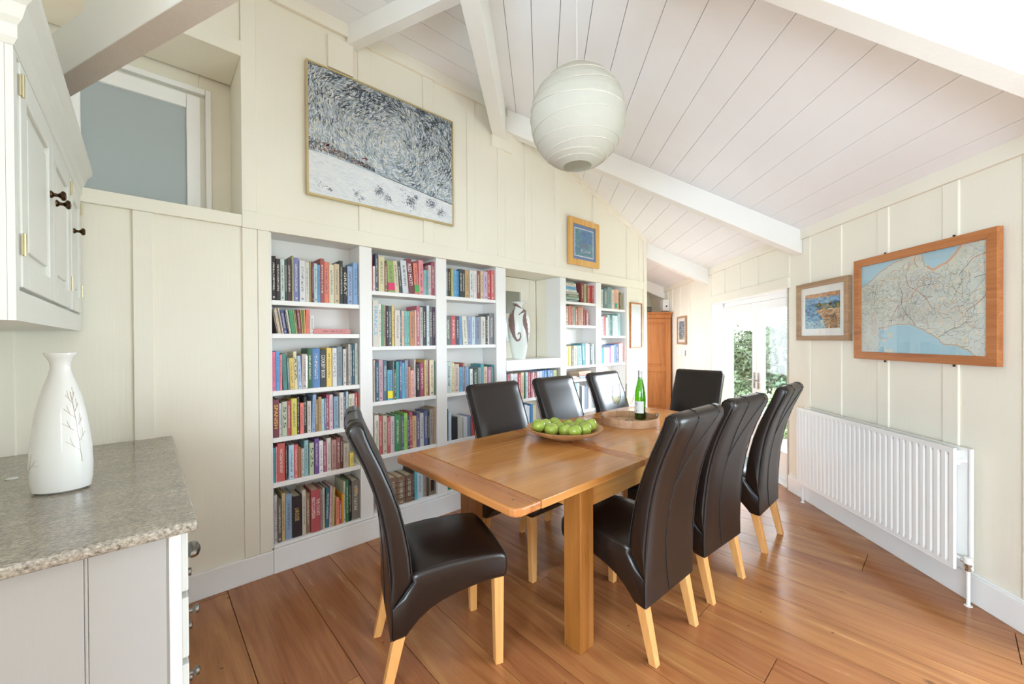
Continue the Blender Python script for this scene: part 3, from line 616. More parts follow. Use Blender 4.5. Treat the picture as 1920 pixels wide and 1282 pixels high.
('3.2',1.407,[(1.878,1.93,0.251,'6a7872'),(1.933,1.981,0.254,'c8283c'),(1.982,2.013,0.252,'4c5460'),(2.015,2.045,0.25,'5c94c8'),(2.046,2.096,0.254,'dcd8c4',{'l':-3}),(2.098,2.142,0.254,'8c9cc0'),(2.147,2.185,0.253,'b8ccd8'),(2.186,2.247,0.25,'7c88a0'),(2.25,2.304,0.257,'d0ccbc'),(2.306,2.329,0.268,'3c3c40'),(2.331,2.353,0.264,'cfd0cc'),(2.355,2.409,0.292,'7c7c80')]),
('3.3',0.998,[(1.878,1.935,0.272,'b8c8c0'),(1.936,1.961,0.262,'dcc88c'),(1.964,2.013,0.248,'c8b0a4'),(2.015,2.052,0.219,'2c9cc8'),(2.053,2.069,0.255,'b45c4c'),(2.072,2.111,0.219,'6c9cc0'),(2.113,2.125,0.214,'2c5c70'),(2.127,2.16,0.196,'e0e0dc'),(2.163,2.213,0.19,'3c5c48'),(2.215,2.246,0.205,'8c9494'),(2.247,2.282,0.236,'3c98a4'),(2.284,2.321,0.209,'d4b494'),(2.325,2.377,0.203,'a05c80'),(2.379,2.404,0.221,'2c8c8c')]),
('3.4',0.595,[(1.878,1.893,0.276,'2c2c34'),(1.897,1.927,0.242,'b8ccd8'),(1.929,1.989,0.195,'24262c',{'t': 'FOOD BOOK', 'tc': 'e4e4e4'}),(1.992,2.022,0.196,'b8bcb0'),(2.024,2.047,0.192,'cfd0cc'),(2.049,2.089,0.184,'c8ccd4'),(2.091,2.133,0.185,'7a8ca8'),(2.134,2.176,0.173,'b84c4c')]),
('3.5',0.180,[(1.879,1.931,0.1,'2c8a68'),(1.933,1.958,0.1,'c8c4b4'),(1.96,2.01,0.1,'4c7a9c'),(2.012,2.063,0.1,'b89474')]),
('4.1',0.860,[(2.543,2.566,0.268,'5c78a0'),(2.569,2.608,0.261,'c83c3c'),(2.61,2.639,0.264,'e8e8ec'),(2.642,2.674,0.257,'d8dce0'),(2.676,2.711,0.26,'e4e0e0'),(2.714,2.749,0.253,'c8304c'),(2.752,2.793,0.265,'e8c890'),(2.796,2.813,0.253,'3c7c6c'),(2.816,2.849,0.266,'c4d4d8'),(2.852,2.884,0.259,'b4304c'),(2.887,2.915,0.252,'c84c54'),(2.918,2.942,0.261,'d4d0d4'),(2.944,2.974,0.254,'b83c44'),(2.977,3.006,0.262,'dcd8dc'),(3.009,3.052,0.265,'c8c8dc'),(3.055,3.091,0.268,'5c8cc0'),(3.094,3.137,0.268,'2c80b8'),(3.141,3.169,0.268,'7cacdc'),(3.172,3.232,0.268,'4c74b0'),(3.235,3.291,0.263,'b4b45c')]),
('4.2',0.500,[(2.543,2.575,0.318,'c8ccd4'),(2.577,2.626,0.318,'4c6c8c'),(2.628,2.668,0.317,'b8503c'),(2.67,2.73,0.318,'c8303c'),(2.734,2.785,0.318,'2070a8'),(2.787,2.831,0.299,'e0e4ec'),(2.833,2.872,0.286,'d8dce4'),(2.874,2.91,0.297,'2c7cb0'),(2.913,2.956,0.285,'c8b890')]),
('5.1',1.873,[(3.72,3.773,0.232,'8a3028'),(3.778,3.811,0.224,'b8ac6c'),(3.815,3.836,0.22,'6a5a4c'),(3.841,3.883,0.21,'b83c2c'),(3.888,3.922,0.214,'a8342c'),(3.927,3.962,0.217,'b43830')]),
('5.2',1.609,[(3.439,3.5,0.214,'a8744c'),(3.504,3.527,0.222,'c87c5c'),(3.531,3.566,0.222,'a83c44'),(3.57,3.609,0.208,'7c9c6c'),(3.613,3.653,0.2,'b45c44'),(3.657,3.73,0.213,'b07840'),(3.734,3.767,0.222,'c4644c'),(3.772,3.801,0.192,'8c4438'),(3.805,3.852,0.181,'a45044')]),
('5.3',1.150,[(3.436,3.477,0.221,'dcd8c8'),(3.481,3.531,0.226,'ecd448'),(3.535,3.578,0.207,'7c7468'),(3.582,3.65,0.231,'c8b8a0'),(3.654,3.727,0.23,'8cb4bc',{'l':-2}),(3.731,3.789,0.254,'3c8c98',{'l':-3}),(3.793,3.844,0.254,'e4e4e4'),(3.848,3.878,0.247,'e8e8e8'),(3.883,3.926,0.253,'5c6468'),(3.93,3.97,0.246,'b8ccc8')]),
('5.5',0.630,[(3.493,3.567,0.328,'b8c0bc'),(3.571,3.63,0.328,'8cacb4'),(3.634,3.674,0.322,'c8dce0'),(3.678,3.719,0.281,'2c3438'),(3.723,3.769,0.283,'dce0e0'),(3.773,3.84,0.272,'6c7c8c'),(3.845,3.9,0.267,'dcdce0')]),
('6.1',1.829,[(4.109,4.16,0.231,'c8d0c4'),(4.164,4.244,0.243,'6c8484'),(4.249,4.331,0.271,'7c9c98'),(4.336,4.395,0.243,'dcd4c0'),(4.4,4.454,0.255,'e8a07c',{'band2':'3c9c8c'}),(4.459,4.5,0.252,'e8b478'),(4.505,4.546,0.22,'6c5c4c'),(4.551,4.613,0.217,'9c9474')]),
('6.2',1.493,[(4.107,4.153,0.237,'dcc8cc'),(4.158,4.2,0.243,'d45c48'),(4.204,4.237,0.227,'e8e8e8'),(4.242,4.295,0.263,'a8c4bc'),(4.299,4.348,0.258,'2c6c6c'),(4.353,4.407,0.26,'b8d0d0'),(4.412,4.462,0.255,'dce4e4'),(4.467,4.533,0.286,'8cb4b4')]),
('6.3',1.150,[(4.114,4.15,0.197,'4c9cb0'),(4.155,4.192,0.203,'c8c8e0'),(4.197,4.235,0.202,'e8c8d0'),(4.24,4.278,0.201,'dcdce8'),(4.283,4.321,0.201,'a8649c'),(4.326,4.38,0.221,'b8c8e8'),(4.385,4.425,0.234,'5c8cd0'),(4.43,4.485,0.24,'2c4c8c'),(4.49,4.541,0.247,'e0b8b8'),(4.546,4.588,0.254,'e88c84')]),
]

def cname(h):
    r, g, b = [int(h[i:i+2], 16)/255 for i in (0, 2, 4)]
    mx, mn = max(r, g, b), min(r, g, b); l = (mx+mn)/2; d = mx-mn
    if d < .075 or (d < .12 and l > .75):
        return 'black' if l < .2 else 'charcoal' if l < .36 else 'grey' if l < .62 else 'pale grey' if l < .8 else 'white'
    hh = (60*(((g-b)/d) % 6) if mx == r else 60*((b-r)/d+2) if mx == g else 60*((r-g)/d+4))
    s = d/(1-abs(2*l-1)+1e-6)
    if hh < 16 or hh >= 340: n = ('pink' if l > .62 else 'red' if s > .45 else 'maroon' if l < .42 else 'dusty pink')
    elif hh < 32: n = 'peach' if l > .68 else ('orange' if s > .6 else 'brown')
    elif hh < 50: n = 'cream' if l > .7 else ('ochre' if s > .5 and l > .4 else 'tan' if l > .42 else 'dark brown')
    elif hh < 68: n = 'cream' if l > .74 else ('yellow' if s > .55 else 'olive')
    elif hh < 165: n = 'pale green' if l > .65 else ('dark green' if l < .32 else 'green')
    elif hh < 195: n = 'pale teal' if l > .62 else 'teal'
    elif hh < 250: n = 'pale blue' if l > .68 else ('navy' if l < .3 else 'blue' if s > .28 else 'slate blue')
    elif hh < 300: n = 'lilac' if l > .65 else 'purple'
    else: n = 'pink' if l > .55 else 'plum'
    return n
def unit_book():
    mb = MB(); th = .1; n = 5
    out = [(0, 1.0)]+[(.5-.5*math.cos(math.pi*i/n), .018-.018*math.sin(math.pi*i/n)) for i in range(n+1)]+[(1, 1.0)]
    inn = [(1-th, 1.0), (1-th, .045), (th, .045), (th, 1.0)]
    mb.prism(out+inn, lambda x, y: (x, y, 0), lambda x, y: (x, y, 1))
    c = mb.build('book', M['cover'])
    p = MB().box((th, .045, .015), (1-th, .97, .975)).build('page_block', M['pages'], c)
    return c, p
proto, proto_pages = unit_book()
ORD = ['first', 'second', 'third', 'fourth', 'fifth', 'sixth', 'seventh', 'eighth', 'ninth', 'tenth', 'eleventh', 'twelfth', 'thirteenth', 'fourteenth', 'fifteenth',
       'sixteenth', 'seventeenth', 'eighteenth', 'nineteenth', 'twentieth', 'twenty-first', 'twenty-second', 'twenty-third', 'twenty-fourth', 'twenty-fifth', 'twenty-sixth', 'twenty-seventh']
BAYN = {'1': 'leftmost bay', '2': 'second bay', '3': 'third bay', '4': 'fourth bay', '5': 'fifth bay', '6': 'rightmost bay'}
SHN = {'1': ('top shelf', 'second shelf', 'third shelf', 'fourth shelf', 'fifth shelf', 'bottom shelf'), '2': ('top shelf', 'second shelf', 'third shelf', 'fourth shelf', 'bottom shelf'),
       '3': ('top shelf', 'second shelf', 'third shelf', 'fourth shelf', 'bottom shelf'), '4': ('upper shelf', 'second shelf', 'bottom shelf'),
       '5': ('top shelf', 'second shelf', 'third shelf', 'fourth shelf', 'fifth shelf', 'bottom shelf'), '6': ('top shelf', 'second shelf', 'third shelf', 'fourth shelf', 'fifth shelf', 'bottom shelf')}
FAR = {'5.5': 9, '4.2': 7, '3.4': 9, '3.5': 9}
rnd = random.Random(11)
lettmats = {}
def lmat(h):
    if h not in lettmats: lettmats[h] = mat('spine_lettering_'+h, h, .5)
    return lettmats[h]
used_proto = [False]
def book(x, y, z, w, dep, h, col, lean=0, text=True):
    if not used_proto[0]: c, p = proto, proto_pages; used_proto[0] = True
    else:
        c = proto.copy(); COL.objects.link(c); p = proto_pages.copy(); COL.objects.link(p); p.parent = c
    c.location = (x, y, z); c.scale = (w, dep, h); c.rotation_euler.y = R_(lean)
    cc = lin(col); c.color = (cc[0], cc[1], cc[2], 1 if text else 0)
    return c
small = []                                    # the least visible books, beyond the three hundred largest
allb = []
for key, bz, items in ROWS:
    for i, it in enumerate(items): allb.append((((it[1]-it[0])*it[2])/((it[0]*.74+2.1)**2)*(.25 if key in ('4.2', '5.5', '3.4', '3.5') else 1), key, i))
allb.sort(reverse=True); keep = {(k, i) for _, k, i in allb[:286]} | {(k, i) for _, k, i in allb if k in ('1.2', '2.1')}
for key, bz, items in ROWS:
    bay, sh = key.split('.'); x0b, x1b = BAYS[bay]; prev = x0b+.001; nn_ = 0
    for i, it in enumerate(items):
        a, b, h, col = it[:4]; ex = it[4] if len(it) > 4 else {}
        w = b-a; ln = ex.get('l', 0); dep = rnd.uniform(.14, .175); y = BW+.008+rnd.random()*.01
        if ex.get('d'): y = BW+.014+ex['d']*.3
        x = a
        if ln < 0:                             # leaning to the left: shift the foot so the head clears the side
            sft = h*math.sin(R_(-ln)); x = max(a+sft*.5, x0b+.003+sft, prev)
            wr = w
        elif ln > 0: x = a
        x = max(x, prev)
        if x+w > x1b-.001: w = x1b-.001-x
        if w < .005: continue
        prev = x+w*(1/math.cos(R_(ln)))+.0008
        if (key, i) not in keep:
            small.append((x, y, bz, w, dep, h, col)); nn_ += 1; continue
        tilt = 0 if abs(ln) < .1 else ln
        if ln > 0: continue_x = x+w; c = book(x, y, bz+w*math.sin(R_(ln))+.0004, w, dep, h-.004, col, tilt)
        else: c = book(x, y, bz+.0004, w, dep, h-.004, col, tilt, text=not ex.get('t'))
        siz = 'slim' if w < .013 else 'thick' if w > .036 else ('short' if h < .2 else 'tall' if h > .31 else '')
        bits = [siz, 'leaning' if abs(ln) >= 3 else '', cname(col), 'book']
        nm = ' '.join(q for q in bits if q)
        tag(c, '%s, %s from left on the %s of the %s' % (nm, ORD[nn_], SHN[bay][int(sh)-1], BAYN[bay]), 'book', 'books on the %s of the %s' % (SHN[bay][int(sh)-1], BAYN[bay]))
        nn_ += 1
        def onspine(name, u0, u1, v0, v1, m, off=.0008):
            q = MB().box((u0, -.018-off/dep, v0), (u1, .004, v1)).build(name, m, c); return q
        if ex.get('t'):
            lines = ex['t'].split('|'); nl = len(lines)
            me = text_mesh(ex['t'].replace('|', '\n'), 1, 0)
            xs_ = [v.co.x for v in me.vertices]; ys_ = [v.co.y for v in me.vertices]
            lx, ly = max(xs_)-min(xs_), max(ys_)-min(ys_); cx, cy = (max(xs_)+min(xs_))/2, (max(ys_)+min(ys_))/2
            H = h*(.5 if nl > 1 else .62); Wd = w*(.84 if nl > 1 else .6)
            if ex['t'] == 'LAROUSSE': H *= .5
            k1, k2 = H/lx, min(Wd/ly, H/lx*1.9)
            for v in me.vertices:              # rotate so the title reads from head to foot
                X = (v.co.y-cy)*k2/w+.5; Z = -(v.co.x-cx)*k1/h+(.58 if nl > 1 else .55)
                Y = .018-.018*math.sin(math.acos(max(-1, min(1, 1-2*X))))-.0007/dep
                v.co = (X, Y, Z)
            o = mesh_object('spine_title', me, lmat(ex['tc']), c)
        if ex.get('band2'): onspine('cover_band', .02, .98, .06, .30, lmat(ex['band2']), -.0)
        if ex.get('patch') == 1: onspine('emblem', .38, .74, .66, .8, lmat('c9a274'))
        if ex.get('patch') == 2: onspine('emblem', .3, .72, .2, .72, lmat('2c2622'))
        if ex.get('rib'):
            for v in (.2, .38, .62, .8): onspine('raised_band', .0, 1, v, v+.012, lmat('5a4232'))
        if ex.get('sp'):
            q = MB()
            for k in range(26): q.box((.7, -.02, .03+k*.036), (1.0, .03, .046+k*.036))
            q.build('spiral_binding', M['chrome'], c)
# books lying flat
def flat(x0, x1, z, th, dep, col, label, grp, yo=.006):
    c = book(x0, BW+yo, z+th, th, dep, x1-x0, col, 90, True); return tag(c, label, 'book', grp)
g1 = 'books on the second shelf of the leftmost bay'
flat(.835, 1.075, 1.4965, .033, .165, 'd87878', 'pink book lying flat on its own on the second shelf of the leftmost bay', g1)
for z0, th, x1, col, nm in ((1.8735, .024, 3.69, '4c7470', 'green'), (1.898, .026, 3.70, '9cb49c', 'pale green'), (1.9245, .03, 3.70, '6c7c64', 'olive'), (1.955, .028, 3.69, 'b4b49c', 'stone'),
                            (1.9835, .022, 3.66, 'd8dcd8', 'white'), (2.006, .036, 3.65, '3c9cc8', 'bright blue'), (2.0425, .036, 3.645, 'd4ccb4', 'cream'), (2.079, .018, 3.62, '5c7c6c', 'dark green')):
    flat(3.432, x1-.03, z0, th-.001, .16, col, '%s book lying flat in the stack on the top shelf right of the niche' % nm, 'stack of books lying flat right of the niche')
for z0, th, a, b, col, nm in ((.9955, .024, 3.44, 3.66, 'd8a890', 'peach'), (1.0195, .012, 3.44, 3.62, 'e4e0dc', 'white'), (.9955, .03, 3.67, 3.90, '8c9cc8', 'pale blue'), (1.026, .022, 3.67, 3.90, 'c87c70', 'red'), (1.0485, .03, 3.66, 3.89, 'd8b088', 'tan')):
    flat(a, b, z0, th-.001, .16, col, '%s book lying flat on the narrow shelf right of the niche, above upright files' % nm, 'books lying flat on the narrow shelf')
mb = MB()
for (x, y, z, w, dep, h, col) in small: mb.box((x, y, z+.0004), (x+w, y+dep, z+h-.004))
so = mb.build('books', None); me = so.data
mats_ = {}
for f in me.polygons:
    bi = f.index//6; col = small[bi][6]
    if col not in mats_: me.materials.append(lmat(col)); mats_[col] = len(me.materials)-1
    f.material_index = mats_[col]
tag(so, 'many assorted slim books on the farther shelves, mostly hidden behind the dining chairs', 'books'); so['kind'] = 'stuff'

# ================================================================ KITCHEN CORNER
def kitchen():
    X, Y0, Y1 = .075, 1.50, BW-.022
    t = thing('base_cabinet', 'painted base cabinet with grooved end panel under the granite worktop', 'cabinet', (-.24, 2.1, 0))
    L = Matrix.Translation((.24, -2.1, 0))
    MB(L).box((-.555, Y0+.02, .09), (X-.02, Y1, .905)).build('body', M['kitchen'], t)
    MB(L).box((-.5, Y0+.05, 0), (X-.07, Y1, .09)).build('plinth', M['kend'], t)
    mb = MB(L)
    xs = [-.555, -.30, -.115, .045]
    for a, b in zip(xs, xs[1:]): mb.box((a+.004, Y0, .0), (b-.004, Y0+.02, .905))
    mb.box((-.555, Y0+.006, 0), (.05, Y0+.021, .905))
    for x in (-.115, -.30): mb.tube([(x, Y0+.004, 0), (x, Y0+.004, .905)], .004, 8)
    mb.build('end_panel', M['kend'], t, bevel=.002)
    MB(L).box((.047, Y0, .0), (X, Y0+.02, .905)).build('corner_post', M['kitchen'], t, bevel=.003)
    MB(L).box((X-.02, Y0+.02, .09), (X, Y1, .905)).build('face_frame', M['kitchen'], t)
    zs = [(.70, .885), (.50, .68), (.30, .48), (.11, .28)]
    for (z0, z1) in zs:
        d = MB(L).box((X, Y0+.05, z0), (X+.018, Y0+.72, z1)).build('drawer', M['kitchen'], t, bevel=.004)
        zc = (z0+z1)/2; yc = Y0+.385
        for yy in ((Y0+.12, ) if z0 > .6 else (Y0+.14, Y0+.42)):
            h = MB(L @ Matrix.Translation((X+.018, yy, zc)) @ Matrix.Rotation(R_(90), 4, 'Y'))
            if z0 > .6: h.lathe([(.0, 0), (.028, 0), (.036, .008), (.036, .02), (.03, .028), (.012, .034), (0, .035)], 20, sx=.55, sy=1.2)
            else: h.lathe([(.007, 0), (.006, .014), (.014, .022), (.014, .03), (0, .034)], 16)
            h.build('handle', M['pewter'], d, smooth=True)
    for y0 in (Y0+.74, ):
        d = MB(L).box((X, y0, .11), (X+.018, Y1-.04, .885)).build('door', M['kitchen'], t, bevel=.004)
        MB(L).box((X+.017, y0+.07, .18), (X+.024, Y1-.11, .815)).build('raised_panel', M['kitchen'], d, bevel=.006)
    w = MB(Matrix.Translation((.24, -2.1, 0))); w.box((-.558, 1.455, .906), (.112, BW-.002, .94))
    o = w.build('granite_worktop', M['granite'], bevel=.012, seg=4, loc=(-.24, 2.1, 0)); tag(o, 'polished speckled grey granite worktop on the painted base cabinet', 'worktop')
    # wall cabinet
    t = thing('wall_cabinet', 'cream painted wall cabinet with three panelled doors and deep crown moulding', 'cabinet', (-.39, 2.17, 1.5))
    L = Matrix.Translation((.39, -2.17, -1.5)); X = -.235; Y0, Y1 = 1.492, BW-.02
    MB(L).box((-.558, Y0, 1.502), (X-.0005, Y1, 2.2)).build('body', M['kitchen'], t, bevel=.001)
    for q0, q1 in (((X, Y0, 1.502), (-.222, Y0+.035, 2.2)), ((X, Y1-.05, 1.502), (-.222, Y1, 2.2)), ((X, Y0+.0355, 1.502), (-.222, Y1-.0505, 1.575)), ((X, Y0+.0355, 2.14), (-.222, Y1-.0505, 2.2))):
        MB(L).box(q0, q1).build('face_frame', M['kitchen'], t)
    cr = [(-.2215, 2.15), (-.214, 2.165), (-.214, 2.195), (-.205, 2.21), (-.197, 2.24), (-.180, 2.262), (-.180, 2.29), (-.56, 2.29), (-.56, 2.15)]
    q = [(x, z) for x, z in cr]; c = MB(L)
    # mitred return at the near end: project every profile point by its own offset
    n = len(q); A = [c.v((x, Y0-(max(x, -.222)+.2225), z)) for x, z in q]; B = [c.v((x, Y1, z)) for x, z in q]
    A2 = [c.v((-.56, Y0-(max(x, -.222)+.2225), z)) for x, z in q]
    for i in range(n-2):
        c.b.faces.new([A[i], A[i+1], B[i+1], B[i]])
        c.b.faces.new([A[i+1], A[i], A2[i], A2[i+1]])
    c.face([(-.18, Y0-.042, 2.29), (-.18, Y1, 2.29), (-.56, Y1, 2.29), (-.56, Y0-.042, 2.29)])
    c.build('crown_moulding', M['kitchen'], t)
    doors = [(1.54, 2.008, 'r'), (2.012, 2.44, 'l'), (2.475, 2.80, 'l')]
    for y0, y1, side in doors:
        d = MB(L); z0, z1 = 1.585, 2.135; xx = -.222; fw = .07
        d.box((X, y0, z0), (xx+.004, y0+fw, z1)).box((X, y1-fw, z0), (xx+.004, y1, z1)).box((X, y0+fw, z0), (xx+.004, y1-fw, z0+fw)).box((X, y0+fw, z1-fw), (xx+.004, y1-fw, z1))
        o = d.build('door', M['kitchen'], t, bevel=.003)
        p = MB(L); p.box((X, y0+fw-.002, z0+fw-.002), (xx-.006, y1-fw+.002, z1-fw+.002)); p.box((X, y0+fw+.03, z0+fw+.03), (xx+.001, y1-fw-.03, z1-fw-.03)).build('door_panel', M['kitchen'], o, bevel=.006, seg=3)
        ky = y1-.055 if side == 'r' else y0+.055
        k = MB(L @ Matrix.Translation((xx+.004, ky, 1.925)) @ Matrix.Rotation(R_(90), 4, 'Y'))
        k.lathe([(0, 0), (.012, 0), (.011, .004), (.006, .008), (.005, .016), (.009, .021), (.015, .025), (.016, .029), (.012, .034), (0, .036)], 20).build('knob', M['bronze'], o, smooth=True)
        hy = y0+.004 if side == 'r' else y1-.004
        for hz in (1.69, 2.08):
            h = MB(L); h.box((xx+.002, hy-.008, hz-.026), (xx+.0055, hy+.008, hz+.026)); h.tube([(xx+.007, hy, hz-.028), (xx+.007, hy, hz+.028)], .0035, 8); h.build('hinge', M['brass'], o)
kitchen()
def vase():
    t = thing('ceramic_vase', 'tall white glazed vase with brown twig painting on the granite worktop', 'vase', (-.213, 2.07, .94))
    prof = [(0, 0), (.060, 0), (.074, .008), (.079, .04), (.080, .09), (.077, .15), (.071, .21), (.063, .27), (.053, .32), (.042, .36), (.031, .395), (.026, .42), (.027, .44), (.033, .455), (.041, .468), (.040, .474), (.034, .470), (.024, .45), (.022, .42), (0, .40)]
    mb = MB(Matrix.Rotation(R_(-20), 4, 'Z')); mb.lathe(prof, 48, sx=1.0, sy=.74, close=False).build('body', M['glaze'], t, smooth=True)
    def rad(z):
        for (r0, z0), (r1, z1) in zip(prof[1:], prof[2:]):
            if z0 <= z <= z1: return r0+(r1-r0)*(z-z0)/(z1-z0)
        return .07
    ca, sa = math.cos(R_(-20)), math.sin(R_(-20))
    def on(a, z):
        r = rad(z)+.0004; x, y = r*math.cos(a), r*.74*math.sin(a); return (x*ca-y*sa, x*sa+y*ca, z)
    mb = MB(); base = R_(-48)
    def br(a0, z0, a1, z1, r=.0009, n=6): mb.tube([on(base+a0+(a1-a0)*k/n+.01*math.sin(k*2.1), z0+(z1-z0)*k/n) for k in range(n+1)], r, 5)
    br(.28, .10, .10, .34, .0012, 12)
    for z, s, l in ((.14, -1, .5), (.17, 1, .3), (.2, -1, .55), (.22, 1, .3), (.25, -1, .45), (.27, 1, .25), (.3, -1, .3), (.31, 1, .2)):
        a = .28-.18*(z-.1)/.24; br(a, z, a+s*l, z+.025+.02*l)
        br(a+s*l*.5, z+.015, a+s*l*.7, z+.045, .0007, 3)
    br(-1.75, .07, -1.25, .12); br(-1.6, .085, -1.5, .14, .0008); br(-1.45, .10, -1.1, .10, .0008)
    mb.build('twig_painting', M['twig'], t)
vase()
tag(MB().lathe([(0, 0), (.016, 0), (.017, .002), (.014, .004), (0, .004)], 24).build('socket_cap', M['plastic'], smooth=True, loc=(-.368, 2.365, .94)), 'small round white cap set in the granite worktop left of the vase', 'cap')
def niche_vase():
    t = thing('seahorse_vase', 'pale vase with flared lip painted with two brown seahorses in the wall niche', 'vase', (2.825, 2.98, 1.2505), R_(-43.5)); t.scale = (.80, .80, 1)
    prof = [(0, 0), (.075, 0), (.085, .01), (.10, .08), (.125, .18), (.145, .28), (.150, .36), (.140, .43), (.115, .48), (.075, .515), (.05, .54), (.048, .56), (.07, .585), (.095, .60), (.09, .602), (.045, .57), (0, .55)]
    mb = MB(); mb.lathe([(r, z*.97) for r, z in prof], 40, sx=.98, sy=.62, close=False).build('body', M['vglaze'], t, smooth=True)
    def on(u, z):                              # u is the offset to the right as seen from the room
        R = .1
        for (r0, z0), (r1, z1) in zip(prof[1:], prof[2:]):
            if z0 <= z/.97 <= z1: R = r0+(r1-r0)*(z/.97-z0)/(z1-z0+1e-9); break
        R *= .98; x = max(-R*.97, min(R*.97, u)); y = -math.sqrt(max(0, 1-(x/R)**2))*R*.63
        # rotate the painted side a little towards the table
        return (x, y-.0022, z)
    def horse(cx, f, s, z0, spl=True):
        mb = MB()
        body = [(-.02, .40, .010), (-.035, .37, .013), (-.045, .33, .018), (-.05, .28, .026), (-.045, .23, .026), (-.035, .18, .017), (-.02, .14, .011), (.005, .11, .008), (.03, .115, .007), (.045, .14, .006), (.04, .17, .005), (.02, .175, .004), (.015, .155, .004)] if spl else \
               [(.0, .36, .010), (.012, .33, .013), (.012, .29, .018), (.004, .25, .020), (-.01, .21, .014), (-.018, .17, .009), (-.02, .12, .006), (-.025, .07, .004), (-.02, .05, .003)]
        fine = []                              # resample the spine of the painted animal, then lay a painted strip on the glaze
        for (x, z, r), (x2, z2, r2) in zip(body, body[1:]):
            for q in range(4): k = q/4; fine.append((x+(x2-x)*k, z+(z2-z)*k, r+(r2-r)*k))
        fine.append(body[-1]); rows_ = []
        for i, (x, z, r) in enumerate(fine):
            a, b = fine[max(0, i-1)], fine[min(len(fine)-1, i+1)]; tx, tz = b[0]-a[0], b[1]-a[1]; l = math.hypot(tx, tz) or 1; nx, nz = -tz/l, tx/l
            rows_.append([mb.v(on(cx+f*(x+nx*r*w*1.15)*s, z0+(z+nz*r*w*1.15)*s)) for w in (-1, -.5, 0, .5, 1)])
        for A, B in zip(rows_, rows_[1:]):
            for q in range(4): mb.b.faces.new([A[q], A[q+1], B[q+1], B[q]])
        hx, hz = body[0][0], body[0][1]
        mb.tube([on(cx+f*(hx-.01)*s, z0+(hz+.01)*s), on(cx+f*(hx+.02)*s, z0+(hz+.01)*s), on(cx+f*(hx+.075)*s, z0+(hz-.022)*s)], [.012*s, .013*s, .0035*s], 8)
        mb.tube([on(cx+f*(hx-.005)*s, z0+(hz+.015)*s), on(cx+f*(hx-.0)*s, z0+(hz+.045)*s)], [.006*s, .002*s], 6)
        for (x, z, r) in body[1:8]: mb.tube([on(cx+f*(x-r)*s, z0+z*s), on(cx+f*(x-r-.014)*s, z0+(z+.008)*s)], [.004*s, .001], 5)
        return mb.build('painted_seahorse', M['seahorse'], t, smooth=True)
    horse(-.030, 1, 1.22, .055); horse(.088, -1, 1.15, .06, False)
M['vglaze'] = mat('blue_white_glaze', 'dfe4de', .2, bump=.05); M['seahorse'] = mat('sepia_glaze', '7c625c', .35, bump=.6, bscale=120)
niche_vase()
